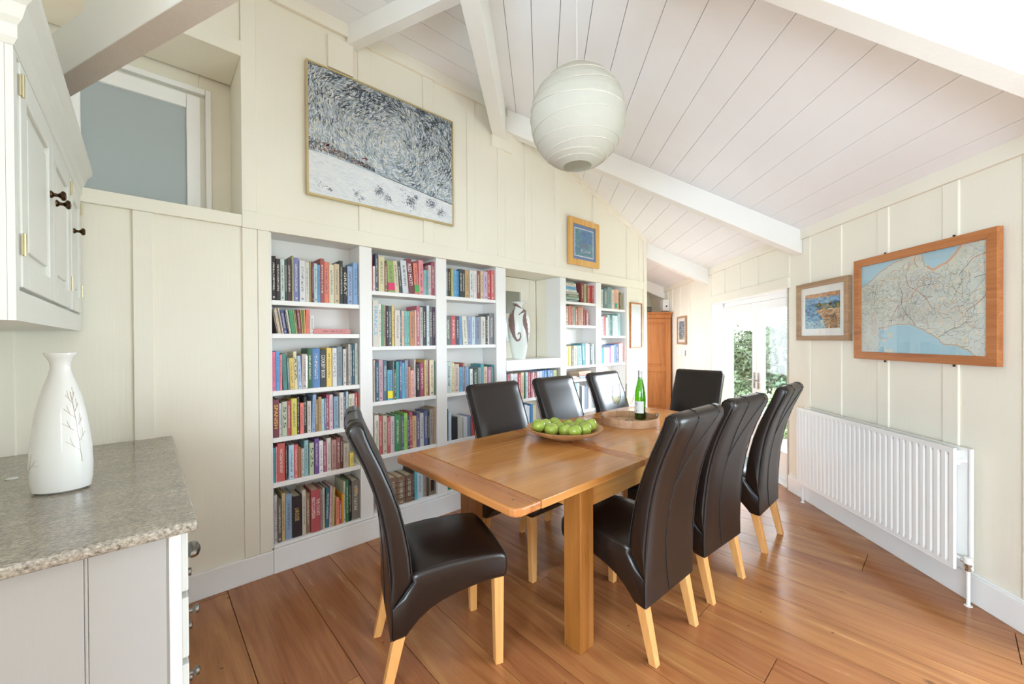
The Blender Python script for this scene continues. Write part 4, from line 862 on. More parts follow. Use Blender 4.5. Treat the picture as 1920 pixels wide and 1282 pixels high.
# ================================================================ RADIATOR
def radiator():
    D0, D1, Z0, Z1 = 2.37, 3.725, .18, .842; yf = -SW+.112
    t = thing('radiator', 'long white ribbed double panel radiator on the wall under the framed map', 'radiator', RW((D0+D1)/2, SW-.06), TH)
    L = Matrix.Translation((-(D0+D1)/2, SW-.06, 0))
    def panel(name, y, zt, ribs, d0=D0, d1=D1, back=False):
        mb = MB(L); n = 31; pitch = (d1-d0)/n; xs = []
        # front sheet: flat fields with pressed vertical channels, deeper towards the wall
        cols = []
        for k in range(n):
            a = d0+k*pitch
            cols += [(a, 0), (a+pitch*.52, 0), (a+pitch*.66, 1), (a+pitch*.86, 1)]
        cols.append((d1, 0))
        zs = [(Z0, 0), (Z0+.028, 0), (Z0+.05, 1), (zt-.05, 1), (zt-.028, 0), (zt, 0)]
        g = [[mb.v((x, y-.007*(c if ribs else 0)*q, z)) for z, q in zs] for x, c in cols]
        for A, B in zip(g, g[1:]):
            for i in range(len(zs)-1): mb.b.faces.new([A[i], B[i], B[i+1], A[i+1]])
        # rolled edges and the back sheet
        mb.box((d0, y-.016, Z0), (d1, y-.014, zt))
        mb.box((d0-.002, y-.016, Z0), (d0+.004, y+.001, zt)); mb.box((d1-.004, y-.016, Z0), (d1+.002, y+.001, zt))
        mb.box((d0, y-.016, zt-.004), (d1, y+.001, zt)); mb.box((d0, y-.016, Z0), (d1, y+.001, Z0+.004))
        return mb.build(name, M['rad'], t, smooth=30)
    panel('front_panel', yf, Z1, True)
    panel('rear_panel', -SW+.044, Z1, False, D0-.02, D1)
    mb = MB(L); mb.box((D0+.03, -SW+.045, Z1-.10), (D0+.034, yf-.016, Z1-.02)); mb.box((D0-.005, -SW+.044, Z1-.075), (D0+.02, yf-.016, Z1-.06)); mb.box((D0-.012, -SW+.03, Z0+.02), (D0-.006, -SW+.044, Z1-.004))
    n = 46
    for k in range(n): 
        a = D0+.05+k*(D1-D0-.1)/n; mb.box((a, -SW+.046, Z0+.05), (a+.003, yf-.018, Z1-.035))
    mb.build('convector_fins', M['rad'], t)
    yp = -SW+.068
    MB(L).tube([(D0-.035, yp, 0), (D0-.035, yp, .215), (D0-.035, yp, .235)], .0085, 12).tube([(D0-.035, yp, .235), (D0+.05, yp, .235)], .012, 12).build('pipe', M['rad'], t, smooth=True)
    MB(L).tube([(D1-.01, yp, 0), (D1-.01, yp, .2)], .0085, 12).build('pipe', M['rad'], t, smooth=True)
    mb = MB(L @ Matrix.Translation((D0-.035, yp, .19))); mb.lathe([(0, 0), (.013, 0), (.013, .012), (.010, .014), (.010, .022), (.014, .024), (.014, .04), (0, .04)], 8); 
    mb.tube([(.014, 0, .045), (.034, 0, .045)], .0125, 8); mb.build('valve_nut', M['chrome'], t)
    MB(L @ Matrix.Translation((D0-.035, yp, .228))).lathe([(0, 0), (.016, 0), (.018, .004), (.018, .03), (.015, .034), (0, .034)], 14).build('valve_cap', M['plastic'], t)
    for dd in (D0-.035, D1-.01): MB(L @ Matrix.Translation((dd, yp, 0))).lathe([(0, 0), (.017, 0), (.016, .004), (0, .005)], 16).build('floor_collar', M['plastic'], t)
    mb = MB(L)
    for d in (D0+.22, D1-.22): mb.box((d, -SW+.0, .3), (d+.03, -SW+.03, .78))
    mb.build('wall_bracket', M['rad'], t)
radiator()
# ================================================================ PICTURES
def frame_parts(t, w, h, fw, fd, m, axis_swap=False, bevel=.002):
    "mitred frame around the origin; the picture faces local -y"
    x, z = w/2, h/2
    mb = MB()
    for (a, b, c, d) in (((-x, -z), (x, -z), (x-fw, -z+fw), (-x+fw, -z+fw)), ((x, -z), (x, z), (x-fw, z-fw), (x-fw, -z+fw)), ((x, z), (-x, z), (-x+fw, z-fw), (x-fw, z-fw)), ((-x, z), (-x, -z), (-x+fw, -z+fw), (-x+fw, z-fw))):
        mb.prism([a, b, c, d], lambda u, v: (u, 0, v), lambda u, v: (u, -fd, v))
    return mb.build('frame', m, t, bevel=bevel)
def colmesh(name, polys, m, parent, tf):
    "polys: (list of 2D points, layer, rgb); tf maps (u, v, layer) to local space"
    b = bmesh.new(); lay = b.loops.layers.float_color.new('paint')
    for pts, l, c in polys:
        try: f = b.faces.new([b.verts.new(tf(u, v, l)) for u, v in pts])
        except ValueError: continue
        for lp in f.loops: lp[lay] = (*c, 1)
    me = bpy.data.meshes.new(name); b.to_mesh(me); b.free(); me.materials.append(m)
    o = bpy.data.objects.new(name, me); COL.objects.link(o); o.parent = parent; return o
def L3(h): return lin(h)[:3]
def mixc(a, b, t): return tuple(x+(y-x)*t for x, y in zip(a, b))
def big_painting():
    w, h = 1.14, .875; t = thing('oil_painting', 'large thickly painted snowstorm scene in a thin pale gold frame above the bookcase', 'painting', (1.358, BW-.005, 2.845))
    frame_parts(t, w, h, .012, .036, M['gold'])
    MB().box((-w/2+.01, -.028, -h/2+.01), (w/2-.01, -.006, h/2-.01)).build('canvas', mat('primed_canvas', 'c4cace', .7), t)
    rnd = random.Random(21); P = []; W2, H2 = w-.024, h-.024
    dk = [L3(c) for c in ('1c2430', '2e3b50', '38454e', '262c28', '3c4048')]; md = [L3(c) for c in ('6c8298', '7f93a6', '8b9aa0', '6f7f98', '96a2a4', 'a09c88')]; lt = [L3(c) for c in ('d4dde4', 'eceff0', 'f0efe6', 'c3d2e0', 'd8d5c0')]
    def stroke(u, v, a, L, wd, c, l):
        cx, sx = math.cos(a), math.sin(a); k = h/w
        px, py = -sx, cx
        pts = [(u-cx*L, v-sx*L), (u-cx*L*.3+px*wd, v-sx*L*.3+py*wd), (u+cx*L+px*wd*.2, v+sx*L+py*wd*.2), (u+cx*L*.4-px*wd, v+sx*L*.4-py*wd)]
        pts = [(min(W2, max(0, a_)), min(H2, max(0, b_))) for a_, b_ in pts]
        P.append((pts, l, c))
    P.append(([(0, 0), (W2, 0), (W2, H2), (0, H2)], 0, L3('aab6c2')))
    def hor(u): return H2*(.325-.15*max(0, (u/W2-.1))**1.1)     # the slope of the snowfield
    N_ = 13000
    for k in range(N_):
        u, v = rnd.random()*W2, rnd.random()*H2
        y0 = hor(u)
        if v < y0+.012: continue
        du, dv = u-W2*.50, v-H2*.62
        ang = math.atan2(dv, du*.9)+math.pi/2+rnd.gauss(0, .38)+.45*math.sin(u*13+v*11)
        f = (v-y0)/(H2-y0)
        lump = math.sin(u*21+1.7*math.sin(v*19))*math.sin(v*27+1.3*math.sin(u*17))
        dark = .12+.75*max(0, f-.45)+.34*lump+.18*(u > W2*.70)*(.25 < f)-.42*math.exp(-(du**2+(dv+.03)**2)/.022)-.3*(u < W2*.45)*(f < .35)
        dark += .40*math.exp(-((u-W2*.36)**2+(v-H2*.84)**2)/.012)
        r = rnd.random()
        pal = dk if r < dark else (md if r < .40+dark*.45 else lt)
        stroke(u, v, ang, rnd.uniform(.006, .024), rnd.uniform(.0012, .0042), mixc(rnd.choice(pal), rnd.choice(md), rnd.random()*.2), .4+2.6*k/N_)
    n0 = 18
    P.append(([(0, 0), (W2, 0)]+[(W2*(1-k/n0), hor(W2*(1-k/n0))) for k in range(n0+1)], 3.05, L3('dcdfe2')))
    for k in range(1400):
        u = rnd.random()*W2; v = rnd.random()*hor(u)
        stroke(u, v, -.15+rnd.gauss(0, .2), rnd.uniform(.01, .03), rnd.uniform(.001, .003), rnd.choice([L3('e8eaec'), L3('d0d6dc'), L3('e2e0da'), L3('c6ced8')]), 3.1+.3*k/1400)
    for k in range(150): u = W2*(.45+.55*rnd.random()); stroke(u, hor(u)+.002, -.18, .025, .002, rnd.choice([L3('8c8470'), L3('7c8c94'), L3('a89c88')]), 3.5)
    cols = [L3(c) for c in ('7c4c44', '6c5844', '44587c', '4c7480', 'a08c6c', '2c3038', '8c5c50', '5c688c', '6c6c5c', 'b8ac9c', '3c3c40')]
    for k in range(520):
        s = rnd.random(); u = W2*.40*s; v = hor(u)+.015+(.075*(1-s*.75))*rnd.random()
        stroke(u, v, rnd.random()*3.1, rnd.uniform(.004, .010), rnd.uniform(.002, .004), rnd.choice(cols), 3.6+.4*rnd.random())
    for (u0, v0, a) in ((.10, .40, .8), (.33, .375, .5)):
        for k in range(8): stroke(W2*u0+rnd.uniform(-.01, .02), H2*v0+rnd.uniform(-.006, .014), a, .014, .003, L3('a8585c'), 4)
    gr = [L3(c) for c in ('2c3440', '4c586c', '6c7484', '5c6c9c', '7c7468', '3c3c40')]
    for (cu, cv, sp, n) in ((.43, .14, .03, 120), (.49, .10, .025, 60), (.66, .12, .04, 170), (.70, .17, .015, 40), (.82, .15, .035, 150), (.90, .09, .03, 80), (.28, .075, .02, 30), (.31, .05, .02, 20), (.12, .06, .015, 16), (.6, .21, .02, 14)):
        for k in range(n): stroke(W2*(cu+rnd.gauss(0, sp*.55)), max(.01, H2*(cv+rnd.gauss(0, sp*.7))), rnd.choice((1.2, 1.9, .4, 2.6))+rnd.gauss(0, .3), rnd.uniform(.004, .013), rnd.uniform(.0008, .0022), rnd.choice(gr), 3.6+.5*rnd.random())
    for (a, b) in (((.63, .08), (.70, .26)), ((.405, .1), (.455, .22)), ((.03, .115), (.06, .06)), ((.05, .06), (.065, .1)), ((.065, .1), (.075, .055)), ((.08, .07), (.1, .075)), ((.10, .055), (.13, .075))):
        for k in range(8):
            f = k/7; stroke(W2*(a[0]+(b[0]-a[0])*f), H2*(a[1]+(b[1]-a[1])*f), math.atan2((b[1]-a[1])*H2, (b[0]-a[0])*W2), .006, .001, L3('2c3440'), 4.2)
    colmesh('brush_strokes', P, M['paintwork'], t, lambda u, v, l: (u-W2/2, -.0282-l*.0007, v-H2/2))
big_painting()
def small_picture(name, label, cat, loc, rz, w, h, fw, fd, fm, mount, mw, scene, glass=True, frame2=None):
    t = thing(name, label, cat, loc, rz)
    frame_parts(t, w, h, fw, fd, fm)
    MB().box((-w/2+fw*.7, -fd*.45, -h/2+fw*.7), (w/2-fw*.7, -.002, h/2-fw*.7)).build('mount_board', mount, t)
    iw, ih = w-2*fw-2*mw, h-2*fw-2*mw; y = -fd*.45-.0012
    polys = scene(iw, ih)
    colmesh('print', polys, M['print'], t, lambda u, v, l: (u-iw/2, y-l*.0003, v-ih/2))
    if glass: MB().box((-w/2+fw*.8, -fd*.45-.0052, -h/2+fw*.8), (w/2-fw*.8, -fd*.45-.0036, h/2-fw*.8)).build('glass', M['picglass'], t)
    return t
def quads(rnd, n, w, h, f, s=(.004, .014)):
    out = []
    for k in range(n):
        u, v = rnd.random()*w, rnd.random()*h; c = f(u/w, v/h, rnd)
        if c is None: continue
        a, b = rnd.uniform(*s), rnd.uniform(*s)*.5
        out.append(([(max(0, u-a), max(0, v-b)), (min(w, u+a), max(0, v-b*.8)), (min(w, u+a), min(h, v+b)), (max(0, u-a*.9), min(h, v+b))], 1+k/n*3, c))
    return out
def sc_blue(w, h):
    r = random.Random(4)
    def f(u, v, r):
        if v > .5 and u > .35: p = ('3c68b0', '5478b8', '4c8cc0', '6c6ca0')
        elif .3 < v < .55 and .25 < u < .75: p = ('a04c68', '8c5c74', '5c7c8c', '3c8ca0')
        elif v < .3: p = ('4c9cb4', '3c7ca0', '3ca08c', '5c6c9c', '8c6c84')
        else: p = ('4c9ca4', '6ca4a0', '7c8c84', '3c7c94')
        return L3(r.choice(p))
    P = [([(-.008, -.008), (w+.008, -.008), (w+.008, h+.008), (-.008, h+.008)], 0, L3('e8ecee')), ([(0, 0), (w, 0), (w, h), (0, h)], .5, L3('4c88a4'))]
    P += quads(r, 700, w, h, f, (.003, .014))
    for k in range(160):
        e = r.choice((0, 1, 2, 3)); q = r.random()
        u, v = ((q*w, .01), (q*w, h-.01), (.01, q*h), (w-.01, q*h))[e]; P.append(([(u-.004, v-.004), (u+.004, v-.002), (u+.002, v+.005)], 4.5, L3(r.choice(('8cc4b4', 'c8dcc8', '5cac9c', '3c5c6c')))))
    for k in range(60):
        u, v = w*r.uniform(.3, .85), h*r.uniform(.12, .25); P.append(([(u, v), (u+.006, v+.001), (u+.003, v+.009)], 5, L3('dce4ec')))
    return P
small_picture('framed_print', 'small blue print with white inner line in a yellow pine frame above the bookcase', 'picture', (3.718, BW-.018, 2.545), 0, .555, .525, .066, .028, M['pineframe'], M['bluemount'], .045, sc_blue)
def sc_white(w, h):
    r = random.Random(9); return [([(0, 0), (w, 0), (w, h), (0, h)], 0, L3('dfe6ea'))]+quads(r, 60, w, h, lambda u, v, r: L3(r.choice(('dce4e8', 'e4e8ea', 'd4dee6'))), (.01, .05))
small_picture('framed_drawing', 'narrow pale picture in thin orange wood frame at the right end of the bookcase wall', 'picture', (4.835, BW-.02, 1.63), 0, .29, .60, .016, .022, M['oakframe'], M['mount'], .02, sc_white)
def sc_coast(w, h):
    r = random.Random(6); P = [([(0, 0), (w, 0), (w, h), (0, h)], 0, L3('4c7ca4'))]
    def f(u, v, r):
        if v > .88: return L3(r.choice(('b07c54', 'c89468', 'd8a878')))
        if v > .72: return L3(r.choice(('6c9cc4', '7ca8cc', '9cc0d8')))
        x = u-(.0+ .35)
        if u < .42-.55*(v-.45) and v > .0: return L3(r.choice(('3c6c9c', '2c5c8c', '4c84b0', '6ca0c0', '84b4c8'))) if v > .22 else L3(r.choice(('8cb4c4', 'a8c4c4', '7ca4b8')))
        if v < .55: return L3(r.choice(('b48450', 'c89868', 'd8b48c', '8c5c34', '5c4c3c', 'c0a070', '9c7448')))
        return L3(r.choice(('3c5c34', '5c6c3c', '8c8450', '2c3c2c', '3c6c9c', 'b49860')))
    return P+quads(r, 1300, w, h, f, (.003, .022))
small_picture('coastal_print', 'landscape print of sea and sandy rocks in a pale oak frame by the glazed doors', 'picture', RW(3.545, SW-.004, 1.678), TH+math.pi, .62, .50, .042, .034, M['ashframe'], M['mount'], .06, sc_coast)
def sc_port(w, h):
    r = random.Random(8)
    def f(u, v, r): return L3(r.choice(('4c7c9c', '6c98b0', '3c5c7c', 'a8c0c4', '5c8c8c') if v > .3 else ('6c8c84', '8cacac', '3c4c5c', 'c8c4b0')))
    return [([(0, 0), (w, 0), (w, h), (0, h)], 0, L3('7ca0b0'))]+quads(r, 400, w, h, f, (.005, .03))
small_picture('seascape_print', 'small upright blue print in a greyish wood frame on the passage wall by the wardrobe', 'picture', RW(6.93, SW-.004, 1.59), TH+math.pi, .42, .47, .032, .026, M['ashframe'], M['mount'], .05, sc_port)
# framed map: u runs along the wall from the far end (left in the room) to the near end
def map_picture():
    D0, D1, Z0, Z1 = 2.225, 3.17, 1.297, 2.016; w, h = D1-D0, Z1-Z0
    t = thing('framed_map', 'large coastal map in a broad orange wood frame hung above the white radiator', 'picture', RW((D0+D1)/2, SW-.012, (Z0+Z1)/2), TH+math.pi)
    frame_parts(t, w, h, .052, .03, M['oakframe'])
    iw, ih = w-.08, h-.08
    MB().box((-iw/2, -.013, -ih/2), (iw/2, -.002, ih/2)).build('backing_board', M['mount'], t)
    i0, i1, j0, j1 = 3.097+.012, 2.27-.012, 1.336-.0, 1.972
    def U(d, z): return ((i0-d)/(i0-i1)*iw, (z-j0)/(j1-j0)*ih)
    sea = L3('a9cbd8'); P = [([(0, 0), (iw, 0), (iw, ih), (0, ih)], 0, L3('cdd1c8'))]
    def wob(pts, n=6, a=.004, seed=1):
        r = random.Random(seed); out = []
        for p, q in zip(pts, pts[1:]):
            for k in range(n): f = k/n; out.append((p[0]+(q[0]-p[0])*f+r.uniform(-a, a)*(k > 0), p[1]+(q[1]-p[1])*f+r.uniform(-a, a)*(k > 0)))
        return out+[pts[-1]]
    c1 = wob([U(*p) for p in [(3.11, 1.805), (3.035, 1.832), (2.933, 1.9), (2.839, 1.937), (2.751, 1.953), (2.675, 1.975)]], seed=2)
    c2 = wob([U(*p) for p in [(2.642, 1.975), (2.622, 1.884), (2.566, 1.85), (2.495, 1.873), (2.438, 1.918), (2.401, 1.975)]], seed=3)
    c3 = wob([U(*p) for p in [(3.11, 1.50), (3.02, 1.49), (2.95, 1.51), (2.824, 1.534), (2.722, 1.536), (2.641, 1.503), (2.553, 1.453), (2.506, 1.407), (2.438, 1.407), (2.374, 1.381), (2.323, 1.336)]], seed=4)
    cl = lambda L: [(min(iw, max(0, a)), min(ih, max(0, b))) for a, b in L]
    c1, c2, c3 = cl(c1), cl(c2), cl(c3)
    c3 = [p for p in c3 if p[0] > iw*.18]
    P += [([(0, ih)]+c1, 1, sea), (c2, 1, sea), ([(c3[0][0], 0)]+c3+[(c3[-1][0]+.02, 0)], 1, sea)]
    def line(pts, wd, c, l):
        for (a, b), (x, y) in zip(pts, pts[1:]):
            L = math.hypot(x-a, y-b) or 1; nx, ny = -(y-b)/L*wd, (x-a)/L*wd
            P.append((cl([(a-nx, b-ny), (x-nx, y-ny), (x+nx, y+ny), (a+nx, b+ny)]), l, c))
    for c in (c1, c2, c3): line(c, .0035, L3('d8bc9c'), 1.5); line(c, .0010, L3('8c8c88'), 2)
    line(c2[8:], .008, L3('e0b898'), 1.6)
    r = random.Random(12)
    def inland(u, v):
        d = i0-u/iw*(i0-i1); z = j0+v/ih*(j1-j0)
        if z > 1.80+(3.10-d)*.36 and d > 2.65: return False
        if 2.39 < d < 2.645 and z > 1.85+abs(d-2.55)*.5: return False
        if z < 1.54-max(0, 2.75-d)*.47+.01 and d < 2.84 and d > 2.3: return False
        if z < 1.54 and d >= 2.84: return r.random() < .6
        return True
    for k in range(520):
        u, v = r.random()*iw, r.random()*ih
        if not inland(u, v): continue
        s = r.uniform(.008, .03); P.append((cl([(u+s*math.cos(q)*r.uniform(.6, 1), v+s*.7*math.sin(q)*r.uniform(.6, 1)) for q in (0, 1, 2, 3, 4, 5.2)]), 1.2+r.random()*.2, L3(r.choice(('d3d5c8', 'd0d2bf', 'c6cec0', 'd8d4c4', 'cdccc6', 'd5cfc0')))))
    for k in range(520):
        u, v = r.random()*iw, r.random()*ih; a = r.random()*6.3; pts = [(u, v)]; n = r.randint(4, 12)
        for q in range(n):
            a += r.gauss(0, .5); u += .012*math.cos(a); v += .012*math.sin(a)
            if not (0 < u < iw and 0 < v < ih) or not inland(u, v): break
            pts.append((u, v))
        if len(pts) > 1: line(pts, r.choice((.0006, .0006, .0009)), L3(r.choice(('8c9088', 'a87c64', '9c9c94', '7c8ca0', 'b08c5c'))), 1.8+r.random()*.4)
    for k in range(9):
        u, v = iw*r.uniform(.3, 1), ih*r.uniform(.3, .9); a = r.random()*6.3; pts = [(u, v)]
        for q in range(30):
            a += r.gauss(0, .22); u += .013*math.cos(a); v += .013*math.sin(a)
            if not (0 < u < iw and 0 < v < ih) or not inland(u, v): break
            pts.append((u, v))
        line(pts, .0014, L3(r.choice(('8c4c3c', 'b4704c', '4c5c6c'))), 2.4)
    for k in range(420):
        u, v = r.random()*iw, r.random()*ih
        if inland(u, v): P.append((cl([(u, v), (u+r.uniform(.004, .012), v), (u+.01, v+.0016), (u, v+.0016)]), 2.6, L3('5c5c5c')))
    for k in range(90):
        u, v = iw*r.gauss(.60, .05), ih*r.gauss(.72, .04); P.append((cl([(u, v), (u+.006, v), (u+.004, v+.005)]), 2.7, L3(r.choice(('9cb4c4', 'b0a8a8', '8c94a0')))))
    colmesh('map_sheet', P, M['print'], t, lambda u, v, l: (u-iw/2, -.0134-l*.00025, v-ih/2))
    MB().box((-iw/2, -.0195, -ih/2), (iw/2, -.0175, ih/2)).build('glass', M['picglass'], t)
    for d, z in ((2.922, 2.021), (2.463, 2.022), (2.922, 1.290), (2.462, 1.290)):
        MB(Matrix.Translation(((D0+D1)/2-d, -.008, z-(Z0+Z1)/2))).lathe([(0, -.008), (.006, -.008), (.006, .008), (0, .008)], 10).build('mounting_screw', M['bronze'], t)
map_picture()
# ================================================================ PASSAGE
def wardrobe():
    t = thing('wardrobe', 'tall honey coloured pine wardrobe with panelled door at the end of the passage', 'wardrobe', RW(7.65, 1.99), TH)
    # local: x along the passage (front faces -x), y into the room
    w, d, h = .66, .52, 1.885
    MB().box((-d/2+.02, -w/2+.01, .0), (d/2, w/2-.01, h)).build('body', M['wardrobe'], t, bevel=.004)
    mb = MB(); mb.box((-d/2-.012, -w/2-.0, h), (d/2, w/2, h+.02)); mb.box((-d/2-.03, -w/2-.012, h+.02), (d/2, w/2+.012, h+.045)); mb.box((-d/2+.0, -w/2+.006, h-.06), (d/2, w/2-.006, h)); mb.build('cornice', M['wardrobe'], t, bevel=.006, seg=3)
    MB().box((-d/2, -w/2+.002, 0), (d/2, w/2-.002, .1)).build('plinth', M['wardrobe'], t, bevel=.004)
    x = -d/2; y0, y1 = -w/2+.02, w/2-.02; z0, z1 = .12, h-.075; fw = .085
    q = MB(); q.box((x, y0, z0), (x+.022, y0+fw, z1)).box((x, y1-fw, z0), (x+.022, y1, z1))
    for a, b in ((z0, z0+.1), (.86, .96), (z1-.07, z1)): q.box((x+.001, y0+fw, a), (x+.022, y1-fw, b))
    dr = q.build('door', M['wardrobe'], t, bevel=.003)
    for a, b in ((z0+.1, .86), (.96, z1-.07)):
        q = MB(); q.box((x+.012, y0+fw, a), (x+.02, y1-fw, b)); q.box((x+.004, y0+fw+.035, a+.035), (x+.018, y1-fw-.035, b-.035)); q.build('door_panel', M['wardrobe'], dr, bevel=.006)
    MB(Matrix.Translation((x, y1-.04, 1.0)) @ Matrix.Rotation(R_(-90), 4, 'Y')).lathe([(0, 0), (.008, 0), (.008, .012), (.018, .022), (.016, .032), (0, .036)], 16).build('knob', M['wardrobe'], dr, smooth=True)
wardrobe()
t = thing('speaker_box', 'black ribbed device standing on top of the pine wardrobe, left side', 'device', RW(7.6, 1.93, 1.931), TH)
mb = MB(); mb.box((-.1, -.07, 0), (.1, .12, .10))
mb.build('case', M['black'], t, bevel=.012); mb = MB()
for k in range(7): mb.box((-.106, -.05+k*.022, .02), (-.1, -.04+k*.022, .085))
mb.build('grille', M['pewter'], t)
t = thing('alarm_box', 'small white wall box with a dark dot, above the pine wardrobe', 'wall box', RW(7.7, SW-.003, 2.07), TH)
MB().box((-.10, 0, -.105), (.10, .12, .105)).build('case', M['plastic'], t, bevel=.012)
MB(Matrix.Translation((-.101, .06, -.02)) @ Matrix.Rotation(R_(90), 4, 'Y')).lathe([(0, -.004), (.016, -.004), (.016, .002), (0, .002)], 14).build('sensor', M['black'], t)
for k, (d, lb) in enumerate(((7.0, 'white light switch below the small seascape print, nearer the wardrobe'), (6.84, 'white light switch below the small seascape print, nearer the doors'))):
    t = thing('light_switch', lb, 'light switch', RW(d, SW-.019, 1.215), TH, 'pair of light switches')
    MB().box((-.065, 0, -.045), (.065, .010, .045)).build('plate', M['plastic'], t, bevel=.003)
    MB().box((-.02, .010, -.022), (.02, .015, .022)).build('rocker', M['plastic'], t, bevel=.002)
# ================================================================ PENDANT LANTERN
def lantern():
    c = Vector((1.60, 1.256, 2.545)); R = .232
    t = thing('paper_lantern', 'large round white rice paper lantern hanging over the dining table', 'pendant lamp', c)
    prof = []; n = 30; ry = .245
    for k in range(n+1):
        a = -math.pi/2+.30+(math.pi-.6)*k/n; r = R*math.cos(a); z = ry*math.sin(a)
        prof.append((r*(1+.012*math.cos(k*2*math.pi/2.5)), z))
    mb = MB(); mb.lathe(prof, 64, close=False); mb.build('shade', M['paper'], t, smooth='all')
    mb = MB(); rnd = random.Random(2)
    for z in (-.215, -.205, -.197, -.17, -.125, -.065, .0, .035, .10, .135, .19, .225):
        tx, ty = rnd.uniform(-.16, .16), rnd.uniform(-.12, .12)
        if z < -.19: tx, ty = tx*.15, ty*.15
        pts = []
        for k in range(56):
            a = 2*math.pi*k/56; zz = z
            for _ in range(3):
                r = R*math.sqrt(max(.0, 1-(zz/ry)**2))*1.006; zz = z+tx*r*math.cos(a)+ty*r*math.sin(a); zz = max(-ry*.955, min(ry*.955, zz))
            pts.append((r*math.cos(a), r*math.sin(a), zz))
        mb.tube(pts, .0016, 5, closed=True)
    mb.build('bamboo_wire', M['wire'], t)
    mb = MB(); mb.tube([(-.07, 0, .235), (0, 0, .215), (.07, 0, .235)], .0018, 5); mb.tube([(0, -.07, .235), (0, 0, .215), (0, .07, .235)], .0018, 5); mb.build('wire_frame', M['wire'], t)
    top = K((c-Vector((0, 0, 0))).dot(nR))-c.z
    mb = MB(); mb.tube([(0, 0, .12), (.0, 0, top)], .0022, 6); mb.build('cord', M['plastic'], t)
    MB(Matrix.Translation((0, 0, top-.04))).lathe([(0, 0), (.035, .005), (.045, .03), (.045, .045), (0, .045)], 24).build('ceiling_rose', M['plastic'], t, smooth=True)
    MB(Matrix.Translation((0, 0, .07))).lathe([(0, -.02), (.018, -.02), (.018, .05), (0, .05)], 16).lathe([(0, -.12), (.02, -.11), (.03, -.08), (.028, -.055), (.015, -.02), (0, -.02)], 16).build('bulb_holder', M['plastic'], t, smooth=True)
lantern()
# ================================================================ DINING TABLE
TX0, TX1, TY0, TY1, TZ = 1.035, 3.53, 1.115, 2.11, .80
def table():
    cx, cy = (TX0+TX1)/2, (TY0+TY1)/2
    t = thing('dining_table', 'long waxed oak extending dining table with thick square legs', 'table', (cx, cy, 0)); L = Matrix.Translation((-cx, -cy, 0))
    th = .036
    segs = [(TX0, 1.18, 'y'), (1.1815, 1.93, 'x'), (1.932, 2.02, 'y'), (2.022, 2.70, 'x'), (2.702, 2.79, 'y'), (2.792, 3.385, 'x'), (3.3865, TX1, 'y')]
    for i, (a, b, ax) in enumerate(segs):
        mb = MB(L)
        if i == 0: c = .035; mb.prism([(a+c, TY0), (b, TY0), (b, TY1), (a+c, TY1), (a+.008, TY1-.012), (a, TY1-c), (a, TY0+c), (a+.008, TY0+.012)], lambda x, y: (x, y, TZ-th), lambda x, y: (x, y, TZ))
        elif i == len(segs)-1: c = .035; mb.prism([(a, TY0), (b-c, TY0), (b-.008, TY0+.012), (b, TY0+c), (b, TY1-c), (b-.008, TY1-.012), (b-c, TY1), (a, TY1)], lambda x, y: (x, y, TZ-th), lambda x, y: (x, y, TZ))
        else: mb.box((a, TY0, TZ-th), (b, TY1, TZ))
        mb.build('tabletop' if ax == 'x' else 'breadboard_end' if i in (0, 6) else 'cross_rail', M['table'] if ax == 'x' else M['tablex'], t, bevel=.0075 if i in (0, 6) else .003, seg=3)
    LX0, LX1, LY0, LY1 = 1.462, 2.86, 1.14, 1.985
    for x in (LX0, LX1):
        for y in (LY0, LY1): MB(L).box((x, y, 0), (x+.10, y+.10, TZ-th)).build('leg', M['tleg'], t, bevel=.005, seg=3)
    mb = MB(L); z0 = .655
    for y in (LY0+.015, LY1+.06): mb.box((LX0+.1, y, z0), (LX1, y+.025, TZ-th))
    for x in (LX0+.02, LX1+.055): mb.box((x, LY0+.1, z0), (x+.025, LY1, TZ-th))
    mb.build('apron', M['table'], t, bevel=.003)
    mb = MB(L)
    for x, y in ((1.10, 1.2), (1.10, 1.6), (1.10, 2.03), (1.975, 1.2), (1.975, 2.03)): mb.lathe([(0, TZ-.001), (.006, TZ+.0004), (0, TZ+.0006)], 10, c=(x-.0, y, 0))
    mb.build('wooden_peg', M['bronze'], t)
M['tablex'] = wood('waxed_oak_crosswise', 'b1703a', '935528', 'c08248', .27, axis=1, scale=.8, bump=.08)
table()
